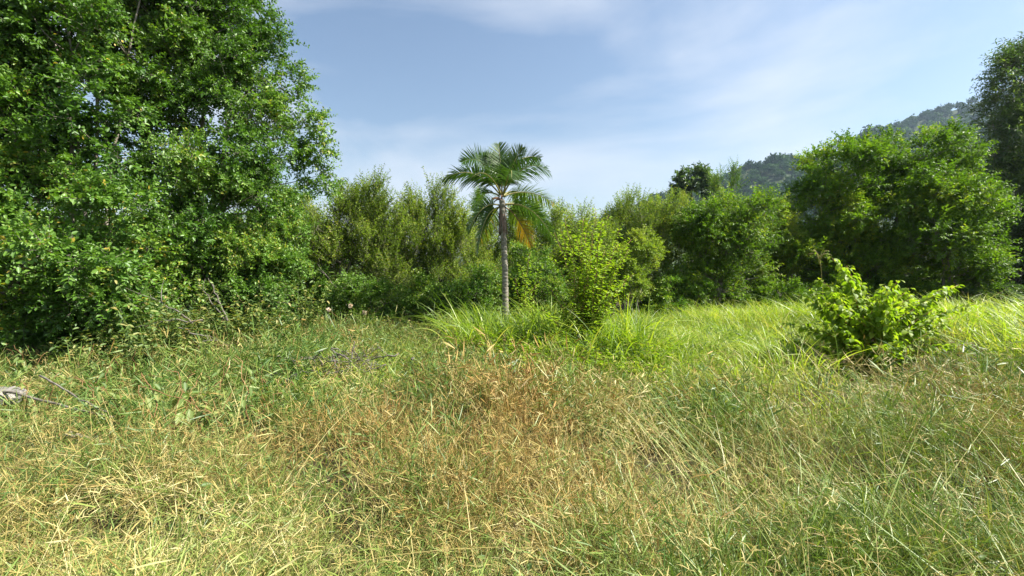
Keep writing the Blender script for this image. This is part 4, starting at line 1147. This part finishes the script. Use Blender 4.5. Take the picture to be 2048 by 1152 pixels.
# leafy low ground cover: small weed leaves in the left and middle of the meadow
def ground_cover(N, boxes, mat, name, label, leafL, hgt, rng, red=False, lv=9):
    X, Y = tufts(boxes, per=9, spread=0.14)(N, rng)
    ok = rng.random(len(X)) < left_shade(X, Y)
    X, Y = X[ok], Y[ok]
    n = len(X)
    H = hgt * rng.uniform(0.5, 1.2, n) * (0.35 + 1.1 * value_noise(X, Y, 0.6, 88))
    B = np.stack([X, Y, ground_z(X, Y) - 0.02], 1)
    az = rng.random(n) * 6.28
    hx = np.stack([np.cos(az), np.sin(az), 0 * az], 1)
    u = np.linspace(0, 1, 5)
    P = B[:, None] + UP * (H[:, None] * u)[..., None] + hx[:, None] * (H[:, None] * 0.35 * u ** 2)[..., None]
    mbs = MB()
    ribbon_curves(P, np.linspace(1, 0.4, 5)[None] * np.full((n, 1), 0.007), nrm(np.cross(hx, UP) + rng.normal(size=(n, 3)) * 0.4), mbs, rng.random(n))
    t = rng.uniform(0.35, 1, (n, lv))
    LP = B[:, None] + UP * (H[:, None] * t)[..., None] + hx[:, None] * (H[:, None] * 0.35 * t ** 2)[..., None]
    a2 = rng.random((n, lv)) * 6.28
    A = np.stack([np.cos(a2), np.sin(a2), rng.normal(0.15, 0.45, (n, lv))], -1)
    L = leafL * rng.uniform(0.6, 1.3, n * lv)
    V, T, C = leaf_geo(LP.reshape(-1, 3), A.reshape(-1, 3), UP + rng.normal(size=(n * lv, 3)) * 0.35, L, L * 0.42, np.clip(rng.random(n * lv), 0, 1), rng, 'leaf', droop=0.2)
    mb = MB().add(V, T, C)
    if not red:
        for a, b, c in zip(mbs.V, mbs.T, mbs.C):
            mb.add(a, b, c)
    o = mb.build(name, MAT[mat])
    tag(o, label, 'weeds', kind='stuff')
    if red:
        s_ = mbs.build('weed_stems', MAT['stem_red'], o)
        s_['kind'] = 'stuff'


ground_cover(2600, [(-5.6, -3.2, 6.5, 10.5, 3), (-4.2, -1.2, 9.2, 11.6, 3), (-2.5, 0.3, 6.0, 9.5, 2)], 'weed_leaf', 'red_stemmed_weeds', 'knee-high yellowish weeds with reddish stems before the hedge', 0.06, 0.55, rg, red=True)
ground_cover(3000, [(-7.5, -2.5, 4.2, 7.6, 4), (0.4, 1.8, 4.2, 6.2, 1.5), (-1, 1.0, 5.4, 8, 1)], 'weed_leaf', 'low_weeds', 'low leafy weeds mixed into the grass of the left meadow', 0.055, 0.34, rg)

ground_cover(1300, [(-6.4, -4.2, 7.6, 9.4, 3), (-7.0, -5.2, 6.6, 8.2, 1.5)], 'weed_leaf', 'weed_heap', 'heap of waist-high weeds before the second left tree', 0.085, 1.15, rg, lv=14)
ground_cover(1100, [(-0.8, 2.2, 7.2, 9.6, 3), (0.3, 2.2, 6.2, 7.6, 2)], 'leaf_bright', 'green_weeds', 'fresh green weeds growing through the reed-like grass', 0.075, 0.62, rg, lv=12)

ground_cover(420, [(-3.2, 3.2, 1.7, 3.6, 3), (-3, 5, 3.2, 5.5, 3)], 'weed_leaf', 'scattered_weeds', 'scattered small leafy weeds poking through the near meadow', 0.05, 0.36, rg, lv=7)

# broadleaf weeds whose leaves can be told apart
def leafy_weeds():
    rng = np.random.default_rng(95)
    spots = [(235, 745), (300, 700), (345, 755), (395, 720), (430, 770), (470, 735), (500, 690), (560, 745), (430, 830), (470, 850), (140, 735), (90, 790), (180, 790), (250, 800),
             (360, 800), (520, 800), (600, 800), (55, 720), (640, 700), (330, 860)]
    for k, (px, py) in enumerate(spots):
        c = on_ground(px, py, 0.35)
        base = np.array([c[0], c[1], float(ground_z(c[0], c[1]))])
        root = empty('leafy_weed', base, 'broad-leaved weed sprawling in the tangle before the left trees', 'weed', 'broad-leaved weeds in the left meadow')
        tops = [base + np.array([rng.normal() * 0.22, rng.normal() * 0.22, rng.uniform(0.42, 0.72)]) for _ in range(4)]
        lv = leafy_stems(root, base, tops, rng, MAT['stem_red'], 12, 0.115, 0.46, r0=0.005, start=0.4, bend=0.1, hang=0.8, tint=(0.2, 0.85))
        loose_leaves(root, base, lv, MAT['weed_leaf'], rng, 40)


leafy_weeds()

# ------------------------------------------------------------------ dead wood and small details
def branch(name, label, a, b, r0, r1, rng, sag=0.0, group=None, forks=0, wob=0.02, mat='dead'):
    a, b = np.asarray(a, float), np.asarray(b, float)
    n = 12
    pts = bez(a, (a + b) / 2 + np.array([0, 0, sag]), b, n) + rng.normal(size=(n, 3)) * wob
    root = MB().add(*tube(pts, np.linspace(r0, r1, n), 6)).build(name, MAT[mat], None, a, True)
    root.location = a
    tag(root, label, 'branch', group)
    for k in range(forks):
        i = rng.integers(3, 10)
        d = nrm(nrm(b - a) + rng.normal(size=3) * 0.6)
        e = pts[i] + d * np.linalg.norm(b - a) * rng.uniform(0.2, 0.45)
        MB().add(*tube(bez(pts[i], (pts[i] + e) / 2 + rng.normal(size=3) * 0.03, e, 6), np.linspace(r0 * 0.45, r1 * 0.6, 6), 5)).build('twig', MAT[mat], root, a, True)
    return root


def details():
    rng = np.random.default_rng(99)
    # two long poles at the left edge
    branch('dead_pole', 'long weathered pole lying over the weeds from the left edge', at(-40, 770, 4.7), at(225, 836, 4.3), 0.017, 0.010, rng, wob=0.006)
    branch('dead_pole', 'thinner dry stalk lying just above the long weathered pole', at(80, 752, 4.7), at(212, 826, 4.3), 0.010, 0.006, rng, wob=0.006)
    branch('dead_branch', 'short dark branch half sunk in the grass below the long pole', at(135, 868, 4.1), at(205, 882, 4.0), 0.02, 0.012, rng, forks=1, mat='bark')
    # bare twigs standing before the left trees
    branch('dead_branch', 'tall thin pale twig standing forked before the dark shrub', at(455, 640, 7.6), at(417, 556, 7.8), 0.017, 0.004, rng, forks=2, wob=0.012)
    branch('dead_branch', 'slanting pale twig just left of the tall forked one', at(448, 638, 7.7), at(398, 568, 7.9), 0.013, 0.003, rng, forks=2, wob=0.012)
    branch('dead_branch', 'bare branch rising left out of the weeds before the left trees', at(385, 645, 7.3), at(298, 588, 7.5), 0.016, 0.004, rng, forks=4, wob=0.015)
    branch('dead_branch', 'long bare branch lying level above the weeds before the left trees', at(400, 642, 7.2), at(285, 655, 7.1), 0.014, 0.004, rng, sag=0.12, forks=4, wob=0.015)
    branch('dead_branch', 'fallen grey branch leaning down right into the weeds', at(360, 655, 7.1), at(455, 690, 6.8), 0.015, 0.006, rng, forks=2, wob=0.012)
    # pale stems inside the olive tree
    branch('dead_branch', 'pale bare stem slanting through the dark gap of the wispy tree', at(672, 575, 12.6), at(632, 525, 13.0), 0.016, 0.006, rng, forks=2, wob=0.01)
    # brush pile
    c = on_ground(695, 742, 0.3)
    for k in range(34):
        a_ = rng.random() * 3.14
        ln = rng.uniform(0.25, 0.75)
        p = np.array([c[0] + rng.normal() * 0.42, c[1] + rng.normal() * 0.32, 0.26 + rng.random() * 0.28])
        d = np.array([math.cos(a_) * ln, math.sin(a_) * ln * 0.6, rng.normal() * 0.16])
        branch('dry_stick', 'grey dry stick in the brush pile amid the grass', p - d / 2, p + d / 2, rng.uniform(0.006, 0.014), 0.004, rng, group='sticks of the brush pile', forks=int(rng.integers(1, 4)), wob=0.012)
    branch('dead_branch', 'brown branch sticking up left out of the brush pile', at(705, 725, 5.9), at(662, 698, 6.2), 0.016, 0.008, rng, forks=1, wob=0.01)
    branch('dead_branch', 'small forked branch standing at the top of the brush pile', at(703, 718, 6.1), at(708, 682, 6.2), 0.012, 0.006, rng, forks=2, wob=0.008)
    # rock at the left edge
    p = at(8, 787, 4.7)
    d = nrm(rng.normal(size=(400, 3)))
    import bmesh
    bm = bmesh.new()
    bmesh.ops.create_icosphere(bm, subdivisions=3, radius=1)
    for v in bm.verts:
        n_ = v.co.normalized()
        f = 1 + 0.16 * math.sin(n_.x * 3.1 + 1) * math.cos(n_.y * 4 + n_.z * 3) + 0.07 * math.sin(n_.x * 9 + n_.z * 7) + 0.05 * math.cos(n_.y * 13 + n_.x * 5)
        v.co = Vector((n_.x * 0.17 * f, n_.y * 0.15 * f, n_.z * 0.10 * f))
    me = bpy.data.meshes.new('rock'); bm.to_mesh(me); bm.free()
    me.materials.append(MAT['rock'])
    o = bpy.data.objects.new('rock', me); col.objects.link(o)
    o.location = (p[0], p[1], p[2] - 0.03)
    tag(o, 'pale grey lump of rock lying in the weeds at the left edge', 'rock')
    # flowering weed with pale round blooms
    x, y = G(690, 11.3)
    base = np.array([x, y, float(ground_z(x, y))])
    root = empty('flowering_weed', base, 'tall weed with a few pale round blooms below the wispy olive tree', 'weed')
    heads = [(657, 619), (701, 612), (729, 625), (668, 640)]
    lv = leafy_stems(root, base, [at(a, b, 11.3) for a, b in heads], rng, MAT['stem_red'], 12, 0.09, 0.5, r0=0.007, start=0.3, bend=0.1, hang=0.3)
    loose_leaves(root, base, lv, MAT['weed_leaf'], rng, 60)
    for a, b in heads[:3]:
        c_ = at(a, b, 11.3)
        m = 40
        dd = nrm(rng.normal(size=(m, 3)))
        V, T, C = leaf_geo(c_ + dd * 0.008, dd, rng.normal(size=(m, 3)), np.full(m, 0.06), np.full(m, 0.035), rng.random(m), rng, 'leaf')
        MB().add(V, T, C).build('bloom', MAT['petal'], root, base)
    # feathery grass plume and a lone stalk
    for (px, Y, top, label, plume) in [(1650, 7.9, (1640, 512), 'grass plume with drooping spikes standing left of the bright bush', True),
                                       (1615, 3.6, (1622, 788), 'lone dry grass stalk standing in the right foreground', False)]:
        x, y = G(px, Y)
        b = np.array([x, y, float(ground_z(x, y))])
        t_ = at(*top, Y)
        root = empty('grass_stalk', b, label, 'grass stalk')
        V, T = tube(bez(b, (b + t_) / 2 + np.array([0.06, 0, 0]), t_, 8), np.linspace(0.006, 0.0025, 8), 5)
        MB().add(V, T, 0.6).build('stem', MAT['grass_dry'], root, b, True)
        if plume:
            for k in range(9):
                a_ = rng.normal() * 0.8 + 1.9
                e = t_ + np.array([math.cos(a_) * 0.22, rng.normal() * 0.08, abs(math.sin(a_)) * 0.12])
                V, T = tube(bez(t_ - [0, 0, 0.02 * k], t_ + (e - t_) * 0.5 + [0, 0, 0.07], e, 6), np.linspace(0.004, 0.002, 6), 4)
                MB().add(V, T, 0.7).build('spike', MAT['grass_dry'], root, b)


details()

# ------------------------------------------------------------------ haze
def build_haze():
    x0, x1, y0, y1, z0, z1 = -1520, 1520, -1520, 1520, -3.0, 372.0
    V = [(x, y, z) for x in (x0, x1) for y in (y0, y1) for z in (z0, z1)]
    T = [(0, 1, 3, 2), (4, 6, 7, 5), (0, 4, 5, 1), (2, 3, 7, 6), (0, 2, 6, 4), (1, 5, 7, 3)]
    m = bpy.data.materials.new('thin_air_haze')
    m.use_nodes = True
    n, l = m.node_tree.nodes, m.node_tree.links
    n.clear()
    out = n.new('ShaderNodeOutputMaterial')
    v = n.new('ShaderNodeVolumePrincipled')
    v.inputs['Color'].default_value = (0.60, 0.78, 1.0, 1)
    v.inputs['Density'].default_value = 0.00012
    v.inputs['Anisotropy'].default_value = 0.4
    l.new(v.outputs['Volume'], out.inputs['Volume'])
    o = mesh_obj('haze', V, T, m)
    o['kind'] = 'stuff'
    o['label'] = 'thin bluish summer haze in the air'
    o['category'] = 'haze'


build_haze()
